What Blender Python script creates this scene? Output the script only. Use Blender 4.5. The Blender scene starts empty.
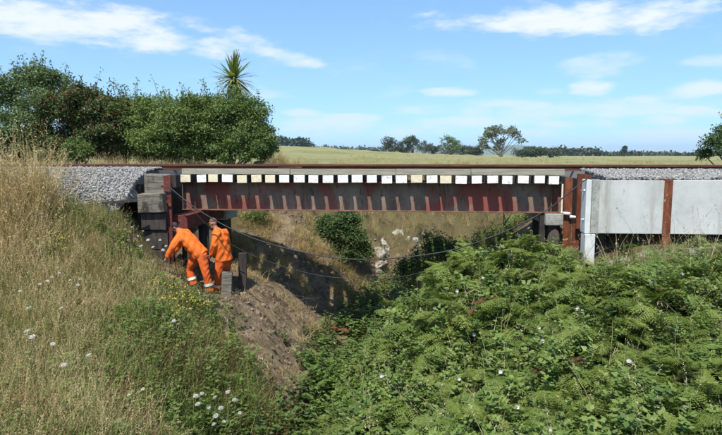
import bpy, bmesh, math, random
import numpy as np
from mathutils import Vector, Matrix
random.seed(7)
RNG = np.random.default_rng(11)
SC = bpy.context.scene
COL = SC.collection

# ------------------------------------------------------------------ camera
CAM = np.array([1.18, -13.45, 0.24]); YAW = math.radians(5.0); PITCH = math.radians(6.29); FPX = 567.0
cd = bpy.data.cameras.new('camera'); cam = bpy.data.objects.new('camera', cd); COL.objects.link(cam)
cam.location = CAM; cam.rotation_euler = (math.radians(90) - PITCH, 0, YAW)
cd.sensor_width = 36; cd.lens = 36 * FPX / 722; cd.clip_start = 0.05; cd.clip_end = 12000
SC.camera = cam
_R = np.array([math.cos(YAW), math.sin(YAW), 0.0])
_F = np.array([-math.sin(YAW) * math.cos(PITCH), math.cos(YAW) * math.cos(PITCH), -math.sin(PITCH)])
_U = np.cross(_R, _F)
def ray(px, py):
    return _F + _R * (px - 361) / FPX + _U * (217.5 - py) / FPX
def at(px, py, Y):                      # the point at depth Y that the photograph shows at (px, py)
    d = ray(px, py); return CAM + d * (Y - CAM[1]) / d[1]
def X_at(px, Y, z=-0.6):                # world X of an image column at depth Y, height z
    # iterate the row that corresponds to z
    py = 200.0
    for _ in range(6):
        p = at(px, py, Y); py += (p[2] - z) * FPX / (Y - CAM[1])
    return float(at(px, py, Y)[0])

# ------------------------------------------------------------------ world, sun, exposure
SUN_D = Vector((0.15, 0.56, -1.0)).normalized()      # the way the light travels: from high behind the camera, a little from the left
sun_el = math.asin(-SUN_D.z); sun_az = math.atan2(-SUN_D.x, -SUN_D.y)
W = bpy.data.worlds.new('World'); SC.world = W; W.use_nodes = True
def build_world():
    nt = W.node_tree; nt.nodes.clear(); L = nt.links.new
    N = lambda t, **k: _n(nt, t, **k)
    out = N('ShaderNodeOutputWorld'); bg = N('ShaderNodeBackground'); bg.inputs[1].default_value = 0.116
    sky = N('ShaderNodeTexSky'); sky.sky_type = 'NISHITA'; sky.sun_disc = False
    sky.sun_elevation = sun_el; sky.sun_rotation = sun_az
    sky.air_density = 1.0; sky.dust_density = 0.35; sky.ozone_density = 2.0; sky.altitude = 0
    tc = N('ShaderNodeTexCoord')
    sm = N('ShaderNodeMapping'); sm.vector_type = 'POINT'; sm.inputs[3].default_value = (1, 1, CL['zk']); sm.inputs[1].default_value = (0, 0, CL['z0']); L(tc.outputs['Generated'], sm.inputs[0])
    nrm = N('ShaderNodeVectorMath', operation='NORMALIZE'); L(sm.outputs[0], nrm.inputs[0]); L(nrm.outputs[0], sky.inputs[0])
    sep = N('ShaderNodeSeparateXYZ'); L(tc.outputs['Generated'], sep.inputs[0])
    # cloud deck: direction projected on a level sheet, so clouds flatten towards the horizon
    zz = N('ShaderNodeMath', operation='MAXIMUM'); L(sep.outputs[2], zz.inputs[0]); zz.inputs[1].default_value = 0.0
    za = N('ShaderNodeMath', operation='ADD'); L(zz.outputs[0], za.inputs[0]); za.inputs[1].default_value = 0.09
    dx = N('ShaderNodeMath', operation='DIVIDE'); L(sep.outputs[0], dx.inputs[0]); L(za.outputs[0], dx.inputs[1])
    dy = N('ShaderNodeMath', operation='DIVIDE'); L(sep.outputs[1], dy.inputs[0]); L(za.outputs[0], dy.inputs[1])
    cmb = N('ShaderNodeCombineXYZ'); L(dx.outputs[0], cmb.inputs[0]); L(dy.outputs[0], cmb.inputs[1])
    def cloud(scale, detail, rough, lo, hi, off, stretch):
        mp = N('ShaderNodeMapping'); L(cmb.outputs[0], mp.inputs[0]); mp.inputs[1].default_value = off; mp.inputs[3].default_value = stretch
        nz = N('ShaderNodeTexNoise'); nz.inputs['Scale'].default_value = scale; nz.inputs['Detail'].default_value = detail
        nz.inputs['Roughness'].default_value = rough; nz.inputs['Distortion'].default_value = 0.25
        L(mp.outputs[0], nz.inputs['Vector'])
        mr = N('ShaderNodeMapRange'); mr.interpolation_type = 'SMOOTHSTEP'
        mr.inputs[1].default_value = lo; mr.inputs[2].default_value = hi; L(nz.outputs[0], mr.inputs[0]); return mr.outputs[0], nz.outputs[0]
    c1, _ = cloud(CL['s1'], 7, 0.56, CL['lo1'], CL['hi1'], CL['o1'], (1.0, 1.0, 1))
    c2, _ = cloud(CL['s2'], 6, 0.6, CL['lo2'], CL['hi2'], CL['o2'], (1, 0.7, 1))
    def mul(a, k):
        m = N('ShaderNodeMath', operation='MULTIPLY'); L(a, m.inputs[0])
        if isinstance(k, (int, float)): m.inputs[1].default_value = k
        else: L(k, m.inputs[1])
        return m.outputs[0]
    mx = N('ShaderNodeMath', operation='MAXIMUM'); L(mul(c1, 0.88), mx.inputs[0]); L(mul(c2, 0.5), mx.inputs[1])
    # the large clouds the photograph shows, as shapes in the sky: (azimuth px, elevation px, half sizes)
    az = N('ShaderNodeMath', operation='ARCTAN2'); L(sep.outputs[0], az.inputs[0]); L(sep.outputs[1], az.inputs[1])
    el = N('ShaderNodeMath', operation='ARCSINE'); L(sep.outputs[2], el.inputs[0])
    wob = N('ShaderNodeTexNoise'); wob.inputs['Scale'].default_value = 12; wob.inputs['Detail'].default_value = 7; wob.inputs['Roughness'].default_value = 0.6
    wm = N('ShaderNodeMapping'); wm.inputs[3].default_value = (1, 1, 3.2); L(tc.outputs['Generated'], wm.inputs[0]); L(wm.outputs[0], wob.inputs['Vector'])
    acc = mx.outputs[0]
    for (px, py, hw, hh, amp, tilt) in CLOUDS:
        d = ray(px, py); d = d / np.linalg.norm(d)
        a0, e0 = math.atan2(d[0], d[1]), math.asin(d[2]); ka, ke = FPX / hw, FPX / hh
        s1 = N('ShaderNodeMath', operation='SUBTRACT'); L(az.outputs[0], s1.inputs[0]); s1.inputs[1].default_value = a0
        s2 = N('ShaderNodeMath', operation='SUBTRACT'); L(el.outputs[0], s2.inputs[0]); s2.inputs[1].default_value = e0
        t = N('ShaderNodeMath', operation='MULTIPLY_ADD'); L(s1.outputs[0], t.inputs[0]); t.inputs[1].default_value = tilt; L(s2.outputs[0], t.inputs[2])
        p1 = mul(s1.outputs[0], ka); p2 = mul(t.outputs[0], ke)
        q1 = mul(p1, p1); q2 = mul(p2, p2)
        ad = N('ShaderNodeMath', operation='ADD'); L(q1, ad.inputs[0]); L(q2, ad.inputs[1])
        ws = N('ShaderNodeMath', operation='MULTIPLY_ADD'); L(wob.outputs[0], ws.inputs[0]); ws.inputs[1].default_value = -5.5; ws.inputs[2].default_value = 2.75
        a2 = N('ShaderNodeMath', operation='ADD'); L(ad.outputs[0], a2.inputs[0]); L(ws.outputs[0], a2.inputs[1])
        mr = N('ShaderNodeMapRange'); mr.interpolation_type = 'SMOOTHSTEP'; mr.inputs[1].default_value = 1.5; mr.inputs[2].default_value = -0.4
        mr.inputs[3].default_value = 0; mr.inputs[4].default_value = amp; L(a2.outputs[0], mr.inputs[0])
        m = N('ShaderNodeMath', operation='MAXIMUM'); L(acc, m.inputs[0]); L(mr.outputs[0], m.inputs[1]); acc = m.outputs[0]
    tint = N('ShaderNodeMix', data_type='RGBA', blend_type='MULTIPLY'); tint.inputs[0].default_value = 1.0
    L(sky.outputs[0], tint.inputs[6]); tint.inputs[7].default_value = CL['tint']
    mixc = N('ShaderNodeMix', data_type='RGBA'); L(acc, mixc.inputs[0]); L(tint.outputs[2], mixc.inputs[6]); mixc.inputs[7].default_value = CL['white']
    L(mixc.outputs[2], bg.inputs[0]); L(bg.outputs[0], out.inputs[0])
def _n(nt, t, **k):
    n = nt.nodes.new(t)
    for a, b in k.items(): setattr(n, a, b)
    return n
CL = dict(s1=0.42, lo1=0.60, hi1=0.80, o1=(3.1, 1.7, 0), s2=0.9, lo2=0.52, hi2=0.78, o2=(7.7, 2.2, 0), zk=0.8, z0=0.1, tint=(0.80, 0.97, 1.03, 1), white=(4.7, 4.95, 5.3, 1))
CLOUDS = [(95, 26, 125, 20, 0.9, 0.06), (565, 20, 125, 15, 0.92, 0.03), (285, 58, 36, 7, 0.7, 0.1), (590, 88, 20, 7, 0.8, 0), (448, 92, 26, 5, 0.75, 0),
          (598, 66, 34, 11, 0.5, -0.1), (690, 90, 26, 8, 0.7, 0), (330, 128, 70, 9, 0.6, 0), (560, 110, 90, 9, 0.55, 0), (470, 122, 60, 6, 0.6, 0), (655, 135, 60, 8, 0.55, 0), (300, 112, 22, 4, 0.5, 0), (352, 118, 26, 5, 0.55, 0), (415, 110, 18, 4, 0.45, 0), (505, 104, 26, 5, 0.5, 0.02), (545, 92, 18, 4, 0.4, 0), (612, 112, 24, 6, 0.6, 0), (640, 100, 16, 4, 0.5, 0), (702, 112, 28, 6, 0.65, 0), (668, 120, 30, 5, 0.6, 0), (585, 124, 40, 5, 0.6, 0), (520, 134, 50, 5, 0.55, 0), (400, 132, 50, 5, 0.55, 0), (700, 140, 40, 5, 0.6, 0), (720, 60, 26, 6, 0.45, 0), (690, 18, 22, 5, 0.5, 0)]
build_world()
sl = bpy.data.lights.new('sun', 'SUN'); sl.energy = 4.0; sl.angle = math.radians(0.53); sl.color = (1.0, 0.955, 0.88)
so = bpy.data.objects.new('sun', sl); COL.objects.link(so); so.rotation_euler = SUN_D.to_track_quat('-Z', 'Y').to_euler(); so.location = (-3, -20, 30)
vs = SC.view_settings; vs.view_transform = 'Standard'; vs.look = 'None'; vs.gamma = 1.0; vs.use_curve_mapping = False; vs.exposure = 0.86
SC.cycles.max_bounces = 5; SC.cycles.diffuse_bounces = 3; SC.cycles.transmission_bounces = 3; SC.cycles.glossy_bounces = 2; SC.cycles.volume_bounces = 0; SC.cycles.transparent_max_bounces = 4; SC.cycles.use_adaptive_sampling = True; SC.cycles.adaptive_threshold = 0.02; SC.cycles.use_denoising = True

# ------------------------------------------------------------------ tags and mesh helpers
ORD = 'first second third fourth fifth sixth seventh eighth ninth tenth eleventh twelfth thirteenth fourteenth fifteenth sixteenth seventeenth eighteenth nineteenth twentieth'.split()
def nth(px, all_px):
    return ORD[sorted(all_px).index(px)]
def tag(o, label=None, cat=None, group=None, kind=None):
    if label: o['label'] = label
    if cat: o['category'] = cat
    if group: o['group'] = group
    if kind: o['kind'] = kind
    return o
def empty(name, loc=(0, 0, 0), rz=0):
    o = bpy.data.objects.new(name, None); COL.objects.link(o); o.location = loc; o.rotation_euler = (0, 0, rz); o.empty_display_size = 0.1; return o
def link(name, me, mat=None, parent=None):
    o = bpy.data.objects.new(name, me); COL.objects.link(o)
    if mat is not None and not me.materials: me.materials.append(mat)
    if parent is not None: o.parent = parent
    return o
def np_mesh(name, V, Q, var=None, smooth=False):
    V = np.asarray(V, np.float32); Q = np.asarray(Q, np.int32); k = Q.shape[1]
    me = bpy.data.meshes.new(name); me.vertices.add(len(V)); me.vertices.foreach_set('co', V.ravel())
    me.loops.add(Q.size); me.loops.foreach_set('vertex_index', Q.ravel())
    me.polygons.add(len(Q)); me.polygons.foreach_set('loop_start', np.arange(0, Q.size, k, dtype=np.int32))
    me.polygons.foreach_set('use_smooth', np.full(len(Q), smooth))
    if var is not None:
        a = me.attributes.new('v', 'FLOAT', 'FACE'); a.data.foreach_set('value', np.asarray(var, np.float32))
    me.update(calc_edges=True); me.validate(); return me
def bm_mesh(name, bm, smooth=False):
    me = bpy.data.meshes.new(name); bmesh.ops.recalc_face_normals(bm, faces=bm.faces); bm.to_mesh(me); bm.free()
    for p in me.polygons: p.use_smooth = smooth
    return me
def box(bm, x0, x1, y0, y1, z0, z1, bev=0.0, rot=None, jit=0.0):
    r = bmesh.ops.create_cube(bm, size=1.0); vs_ = r['verts']
    for v in vs_:
        v.co = Vector(((x0 + x1) / 2 + v.co.x * (x1 - x0), (y0 + y1) / 2 + v.co.y * (y1 - y0), (z0 + z1) / 2 + v.co.z * (z1 - z0)))
        if jit: v.co += Vector((random.uniform(-jit, jit), random.uniform(-jit, jit), random.uniform(-jit, jit)))
    if rot is not None:
        c = Vector(((x0 + x1) / 2, (y0 + y1) / 2, (z0 + z1) / 2)); bmesh.ops.rotate(bm, verts=vs_, cent=c, matrix=rot)
    if bev:
        es = list({e for v in vs_ for e in v.link_edges}); bmesh.ops.bevel(bm, geom=es, offset=bev, segments=2, affect='EDGES', profile=0.6)
def boxo(name, b, mat, parent=None, bev=0.006, rot=None, jit=0.0):
    bm = bmesh.new(); box(bm, *b, bev=bev, rot=rot, jit=jit); return link(name, bm_mesh(name, bm), mat, parent)
def tube(bm, pts, rad, n=8, cap=True):
    pts = [Vector(p) for p in pts]; rings = []
    if not hasattr(rad, '__len__'): rad = [rad] * len(pts)
    prev = None
    for i, p in enumerate(pts):
        t = (pts[min(i + 1, len(pts) - 1)] - pts[max(i - 1, 0)]).normalized()
        if prev is None:
            a = Vector((0, 0, 1)) if abs(t.z) < 0.9 else Vector((1, 0, 0)); prev = t.cross(a).normalized()
        u = (prev - t * prev.dot(t)).normalized(); prev = u; w = t.cross(u)
        rings.append([bm.verts.new(p + (u * math.cos(2 * math.pi * k / n) + w * math.sin(2 * math.pi * k / n)) * rad[i]) for k in range(n)])
    for a, b in zip(rings, rings[1:]):
        for k in range(n): bm.faces.new((a[k], a[(k + 1) % n], b[(k + 1) % n], b[k]))
    if cap: bm.faces.new(rings[0][::-1]); bm.faces.new(rings[-1])
def extrude_profile(name, prof, x0, x1, mat, parent=None, axis='X', off=(0, 0, 0)):
    bm = bmesh.new(); A = []; B = []
    for (a, b) in prof:
        if axis == 'X': A.append(bm.verts.new((x0, a + off[1], b + off[2]))); B.append(bm.verts.new((x1, a + off[1], b + off[2])))
        elif axis == 'Z': A.append(bm.verts.new((a + off[0], b + off[1], x0))); B.append(bm.verts.new((a + off[0], b + off[1], x1)))
        else: A.append(bm.verts.new((a + off[0], x0, b + off[2]))); B.append(bm.verts.new((a + off[0], x1, b + off[2])))
    n = len(prof)
    for i in range(n): bm.faces.new((A[i], A[(i + 1) % n], B[(i + 1) % n], B[i]))
    bm.faces.new(A); bm.faces.new(B[::-1]); return link(name, bm_mesh(name, bm), mat, parent)

# ------------------------------------------------------------------ materials
def mat(name, stops, rough=0.85, scale=6.0, detail=6, attr=False, transl=0.0, bump=0.0, bscale=40.0, stretch=(1, 1, 1), attr_w=0.75, spots=None, spec=0.3, coords='Object', metallic=0.0, tcol=None):
    m = bpy.data.materials.new(name); m.use_nodes = True; nt = m.node_tree; nt.nodes.clear(); L = nt.links.new
    N = lambda t, **k: _n(nt, t, **k)
    out = N('ShaderNodeOutputMaterial'); bs = N('ShaderNodeBsdfPrincipled'); bs.inputs['Roughness'].default_value = rough
    bs.inputs['Specular IOR Level'].default_value = spec; bs.inputs['Metallic'].default_value = metallic
    if coords == 'World':
        g = N('ShaderNodeNewGeometry'); src = g.outputs['Position']
    else:
        g = N('ShaderNodeTexCoord'); src = g.outputs['Object']
    mp = N('ShaderNodeMapping'); mp.inputs[3].default_value = stretch; L(src, mp.inputs[0])
    nz = N('ShaderNodeTexNoise'); nz.inputs['Scale'].default_value = scale; nz.inputs['Detail'].default_value = detail; nz.inputs['Roughness'].default_value = 0.65
    L(mp.outputs[0], nz.inputs['Vector'])
    mr = N('ShaderNodeMapRange'); mr.inputs[1].default_value = 0.28; mr.inputs[2].default_value = 0.72; L(nz.outputs[0], mr.inputs[0])
    fac = mr.outputs[0]
    if attr:
        at_ = N('ShaderNodeAttribute'); at_.attribute_name = 'v'
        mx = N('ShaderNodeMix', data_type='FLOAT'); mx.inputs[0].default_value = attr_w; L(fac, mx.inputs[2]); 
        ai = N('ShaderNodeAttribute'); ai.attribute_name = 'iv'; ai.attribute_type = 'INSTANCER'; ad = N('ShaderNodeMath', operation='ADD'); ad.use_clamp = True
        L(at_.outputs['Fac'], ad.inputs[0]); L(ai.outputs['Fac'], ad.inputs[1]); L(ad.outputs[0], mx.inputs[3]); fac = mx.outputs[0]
    cr = N('ShaderNodeValToRGB'); el = cr.color_ramp.elements
    for i, (p, c) in enumerate(stops):
        e = el[i] if i < 2 else el.new(p)
        e.position = p; e.color = (*c, 1)
    L(fac, cr.inputs[0]); col = cr.outputs[0]
    for (c, sc, lo, hi, st) in (spots or []):
        m2 = N('ShaderNodeMapping'); m2.inputs[3].default_value = st; L(src, m2.inputs[0]); m2.inputs[1].default_value = (sc * 1.3, sc * 0.7, 2.1)
        n2 = N('ShaderNodeTexNoise'); n2.inputs['Scale'].default_value = sc; n2.inputs['Detail'].default_value = 5; n2.inputs['Roughness'].default_value = 0.6; L(m2.outputs[0], n2.inputs['Vector'])
        r2 = N('ShaderNodeMapRange'); r2.interpolation_type = 'SMOOTHSTEP'; r2.inputs[1].default_value = lo; r2.inputs[2].default_value = hi; L(n2.outputs[0], r2.inputs[0])
        mc = N('ShaderNodeMix', data_type='RGBA'); L(r2.outputs[0], mc.inputs[0]); L(col, mc.inputs[6]); mc.inputs[7].default_value = (*c, 1); col = mc.outputs[2]
    L(col, bs.inputs['Base Color'])
    if bump:
        nb = N('ShaderNodeTexNoise'); nb.inputs['Scale'].default_value = bscale; nb.inputs['Detail'].default_value = 6; nb.inputs['Roughness'].default_value = 0.7; L(mp.outputs[0], nb.inputs['Vector'])
        bp = N('ShaderNodeBump'); bp.inputs['Strength'].default_value = bump; bp.inputs['Distance'].default_value = 0.03; L(nb.outputs[0], bp.inputs['Height']); L(bp.outputs[0], bs.inputs['Normal'])
    if transl:
        tr = N('ShaderNodeBsdfTranslucent'); 
        tm = N('ShaderNodeMix', data_type='RGBA', blend_type='MULTIPLY'); tm.inputs[0].default_value = 1; L(col, tm.inputs[6]); tm.inputs[7].default_value = (*(tcol or (1.25, 1.3, 0.7)), 1); L(tm.outputs[2], tr.inputs[0])
        ms = N('ShaderNodeMixShader'); ms.inputs[0].default_value = transl; L(bs.outputs[0], ms.inputs[1]); L(tr.outputs[0], ms.inputs[2]); L(ms.outputs[0], out.inputs[0])
    else: L(bs.outputs[0], out.inputs[0])
    return m
G = lambda *a: a
M = {}
M['rail'] = mat('rail_rust', [(0, (0.035, 0.014, 0.009)), (0.6, (0.08, 0.03, 0.017)), (1, (0.14, 0.06, 0.035))], 0.8, 5, stretch=(0.4, 3, 3), bump=0.3)
M['girder'] = mat('girder_paint', [(0, (0.1, 0.062, 0.042)), (0.5, (0.195, 0.128, 0.092)), (1, (0.27, 0.205, 0.155))], 0.7, 1.6, stretch=(1, 1, 0.7), bump=0.25, bscale=30,
    spots=[((0.22, 0.06, 0.042), 1.1, 0.47, 0.6, (1, 1, 0.8)), ((0.12, 0.05, 0.028), 5, 0.55, 0.7, (1.6, 1, 0.35)), ((0.05, 0.035, 0.03), 11, 0.6, 0.72, (1, 1, 0.3))])
M['flange'] = mat('flange_rust', [(0, (0.07, 0.03, 0.02)), (0.5, (0.16, 0.07, 0.045)), (1, (0.24, 0.15, 0.11))], 0.85, 7, bump=0.3)
M['redsteel'] = mat('red_oxide_steel', [(0, (0.06, 0.014, 0.012)), (0.6, (0.12, 0.028, 0.022)), (1, (0.2, 0.075, 0.06))], 0.75, 9, bump=0.35, spots=[((0.08, 0.04, 0.03), 6, 0.56, 0.68, (1, 1, 0.6))])
M['ruststeel'] = mat('rust_steel', [(0, (0.065, 0.018, 0.01)), (0.5, (0.145, 0.04, 0.018)), (1, (0.24, 0.085, 0.04))], 0.85, 5, stretch=(1.5, 1.5, 0.5), bump=0.4, spots=[((0.07, 0.026, 0.016), 8, 0.55, 0.7, (1, 1, 0.4))])
M['sleeper'] = mat('sleeper_timber', [(0, (0.05, 0.042, 0.035)), (1, (0.15, 0.125, 0.1))], 0.95, 8, stretch=(3, 0.4, 3), bump=0.5)
M['whitepaint'] = mat('white_paint', [(0, (0.6, 0.61, 0.6)), (0.4, (0.76, 0.77, 0.76)), (1, (0.82, 0.83, 0.82))], 0.75, 14, bump=0.3, coords='World', spots=[((0.3, 0.27, 0.22), 20, 0.57, 0.68, (1, 1, 1))])
M['creampaint'] = mat('cream_paint', [(0, (0.52, 0.44, 0.29)), (0.4, (0.66, 0.57, 0.39)), (1, (0.72, 0.65, 0.48))], 0.8, 14, bump=0.3, coords='World', spots=[((0.35, 0.27, 0.17), 20, 0.62, 0.72, (1, 1, 1))])
M['guard'] = mat('guard_timber', [(0, (0.19, 0.175, 0.13)), (0.5, (0.3, 0.28, 0.21)), (1, (0.38, 0.36, 0.28))], 0.95, 8, stretch=(0.3, 4, 4), bump=0.5, coords='World')
M['oldtimber'] = mat('weathered_timber', [(0, (0.06, 0.05, 0.04)), (0.5, (0.17, 0.15, 0.12)), (1, (0.29, 0.265, 0.21))], 0.95, 5, stretch=(0.5, 3, 5), bump=0.7, bscale=20, coords='World', spots=[((0.05, 0.04, 0.032), 3, 0.53, 0.66, (1, 1, 0.6))])
M['darktimber'] = mat('dark_timber', [(0, (0.02, 0.017, 0.015)), (1, (0.075, 0.06, 0.05))], 0.95, 6, stretch=(2, 2, 0.5), bump=0.6, bscale=20, coords='World')  # near-black brown timber, darker than the weathered one
M['concrete'] = mat('panel_concrete', [(0, (0.36, 0.36, 0.335)), (0.45, (0.45, 0.45, 0.425)), (1, (0.52, 0.52, 0.49))], 0.9, 1.7, bump=0.12, bscale=60, coords='World', spots=[((0.3, 0.295, 0.25), 2.6, 0.52, 0.74, (1.6, 1, 0.16)), ((0.25, 0.24, 0.2), 18, 0.62, 0.72, (1, 1, 0.25)), ((0.2, 0.19, 0.16), 60, 0.66, 0.72, (1, 1, 1))])
M['roughconcrete'] = mat('rough_concrete', [(0, (0.2, 0.2, 0.17)), (0.5, (0.31, 0.31, 0.27)), (1, (0.42, 0.42, 0.37))], 0.95, 9, bump=0.6, coords='World')
M['whiteconcrete'] = mat('smooth_concrete', [(0, (0.46, 0.47, 0.45)), (1, (0.6, 0.61, 0.59))], 0.9, 5, bump=0.2, coords='World')
M['galv'] = mat('galvanised', [(0, (0.5, 0.5, 0.5)), (1, (0.68, 0.68, 0.67))], 0.45, 20, metallic=0.3)
M['cable'] = mat('cable_sheath', [(0, (0.015, 0.015, 0.016)), (1, (0.05, 0.05, 0.05))], 0.6, 8)
M['ballast'] = mat('ballast_stone', [(0, (0.1, 0.096, 0.088)), (0.5, (0.225, 0.218, 0.203)), (1, (0.4, 0.39, 0.365))], 0.95, 30, attr=True, coords='World')
M['rock'] = mat('pale_limestone', [(0, (0.12, 0.1, 0.07)), (0.45, (0.25, 0.23, 0.18)), (1, (0.4, 0.38, 0.33))], 0.95, 4, bump=0.8, bscale=10, coords='World', spots=[((0.12, 0.1, 0.06), 4, 0.5, 0.6, (1, 1, 1))])
LS = lambda *s: [(i / (len(s) - 1), c) for i, c in enumerate(s)]
M['drygrass'] = mat('dry_grass', LS((0.13, 0.14, 0.045), (0.3, 0.235, 0.095), (0.47, 0.365, 0.175), (0.6, 0.5, 0.3)), 0.75, 0.5, attr=True, transl=0.36, coords='World', tcol=(1.1, 1, 0.7))
M['greengrass'] = mat('green_grass', LS((0.05, 0.08, 0.016), (0.1, 0.15, 0.03), (0.17, 0.205, 0.055), (0.3, 0.28, 0.11)), 0.7, 0.6, attr=True, transl=0.3, coords='World')
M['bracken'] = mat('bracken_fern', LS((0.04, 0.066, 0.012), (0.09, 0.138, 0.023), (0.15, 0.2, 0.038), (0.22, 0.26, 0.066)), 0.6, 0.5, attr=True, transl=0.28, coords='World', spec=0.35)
M['deadfern'] = mat('dead_fern', LS((0.07, 0.032, 0.016), (0.14, 0.07, 0.03), (0.22, 0.13, 0.055)), 0.85, 0.8, attr=True, transl=0.2, coords='World', tcol=(1.1, 0.9, 0.6))
M['herb'] = mat('herb_leaf', LS((0.032, 0.06, 0.013), (0.07, 0.12, 0.024), (0.125, 0.185, 0.036), (0.2, 0.25, 0.065)), 0.6, 0.7, attr=True, transl=0.28, coords='World', spec=0.4)
M['stem'] = mat('dry_stem', LS((0.12, 0.09, 0.045), (0.3, 0.24, 0.13), (0.42, 0.38, 0.25)), 0.85, 3, attr=True, coords='World')
M['bark'] = mat('bark', [(0, (0.06, 0.048, 0.036)), (1, (0.2, 0.17, 0.13))], 0.95, 9, bump=0.6, coords='World')
M['palebark'] = mat('pale_bark', [(0, (0.2, 0.18, 0.15)), (1, (0.4, 0.37, 0.32))], 0.95, 2, coords='World')
def leafmat(n, a, b, c, tr=0.25, rough=0.55): return mat(n, LS(a, b, c), rough, 0.5, attr=True, transl=tr, coords='World', spec=0.35)
M['leafdark'] = leafmat('leaf_dark', (0.025, 0.05, 0.012), (0.058, 0.105, 0.024), (0.11, 0.165, 0.044))
M['leafmid'] = leafmat('leaf_mid', (0.05, 0.085, 0.017), (0.11, 0.165, 0.038), (0.18, 0.235, 0.07))
M['leaflight'] = leafmat('leaf_light', (0.055, 0.09, 0.018), (0.125, 0.175, 0.038), (0.2, 0.245, 0.065))
M['leafblue'] = leafmat('leaf_blue', (0.055, 0.088, 0.03), (0.115, 0.165, 0.06), (0.185, 0.235, 0.1))
M['leafred'] = mat('russet_leaf', LS((0.05, 0.05, 0.015), (0.13, 0.06, 0.024), (0.21, 0.045, 0.024), (0.27, 0.065, 0.034)), 0.6, 0.5, attr=True, transl=0.2, coords='World', tcol=(1.1, 0.9, 0.6))
M['leaffar'] = leafmat('leaf_far', (0.028, 0.045, 0.025), (0.055, 0.075, 0.04), (0.1, 0.12, 0.065), 0.15)
M['leafgum'] = leafmat('leaf_gum', (0.07, 0.09, 0.055), (0.13, 0.15, 0.09), (0.2, 0.22, 0.14), 0.2)
M['leafpine'] = leafmat('leaf_pine', (0.015, 0.03, 0.016), (0.03, 0.055, 0.028), (0.05, 0.08, 0.04), 0.1)
M['cordyline'] = mat('sword_leaf', LS((0.07, 0.105, 0.026), (0.15, 0.19, 0.05), (0.27, 0.29, 0.1), (0.46, 0.38, 0.17)), 0.45, 1, attr=True, transl=0.25, coords='World', attr_w=0.9)
M['petal'] = mat('white_petal', [(0, (0.5, 0.5, 0.46)), (1, (0.68, 0.67, 0.64))], 0.6, 10, transl=0.3, tcol=(1, 1, 1))
M['pinkpetal'] = mat('blush_petal', [(0, (0.7, 0.55, 0.58)), (1, (0.82, 0.76, 0.76))], 0.6, 10, transl=0.3, tcol=(1, 1, 1))
M['yellow'] = mat('yellow_petal', [(0, (0.6, 0.4, 0.02)), (1, (0.75, 0.55, 0.05))], 0.6, 10, transl=0.2, tcol=(1, 1, 0.6))
M['orange'] = mat('orange_workwear', [(0, (0.6, 0.1, 0.01)), (0.5, (0.72, 0.135, 0.014)), (1, (0.78, 0.17, 0.022))], 0.8, 6, bump=0.5, bscale=14, spots=[((0.36, 0.1, 0.03), 5, 0.53, 0.72, (1, 1, 1)), ((0.2, 0.09, 0.045), 13, 0.6, 0.74, (1, 1, 1))])
M['orangered'] = mat('orange_trousers', [(0, (0.5, 0.075, 0.012)), (0.5, (0.62, 0.105, 0.015)), (1, (0.7, 0.14, 0.025))], 0.8, 6, bump=0.5, bscale=14, spots=[((0.3, 0.07, 0.03), 4, 0.5, 0.7, (1, 1, 1)), ((0.14, 0.075, 0.045), 10, 0.57, 0.72, (1, 1, 1))])
M['reflective'] = mat('reflective_tape', [(0, (0.62, 0.63, 0.62)), (1, (0.75, 0.76, 0.75))], 0.4, 10)
M['skin'] = mat('skin', [(0, (0.27, 0.11, 0.07)), (1, (0.38, 0.17, 0.11))], 0.6, 12)
M['hair'] = mat('dark_hair', [(0, (0.012, 0.01, 0.009)), (1, (0.04, 0.03, 0.025))], 0.7, 30)
M['cap'] = mat('faded_cap', [(0, (0.07, 0.045, 0.035)), (1, (0.15, 0.1, 0.08))], 0.9, 12)
M['boot'] = mat('work_boot', [(0, (0.015, 0.013, 0.012)), (1, (0.05, 0.04, 0.032))], 0.7, 12)
M['water'] = mat('stream_water', [(0, (0.012, 0.012, 0.008)), (1, (0.025, 0.022, 0.014))], 0.12, 3, bump=0.15, bscale=6, spec=0.5)

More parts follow.
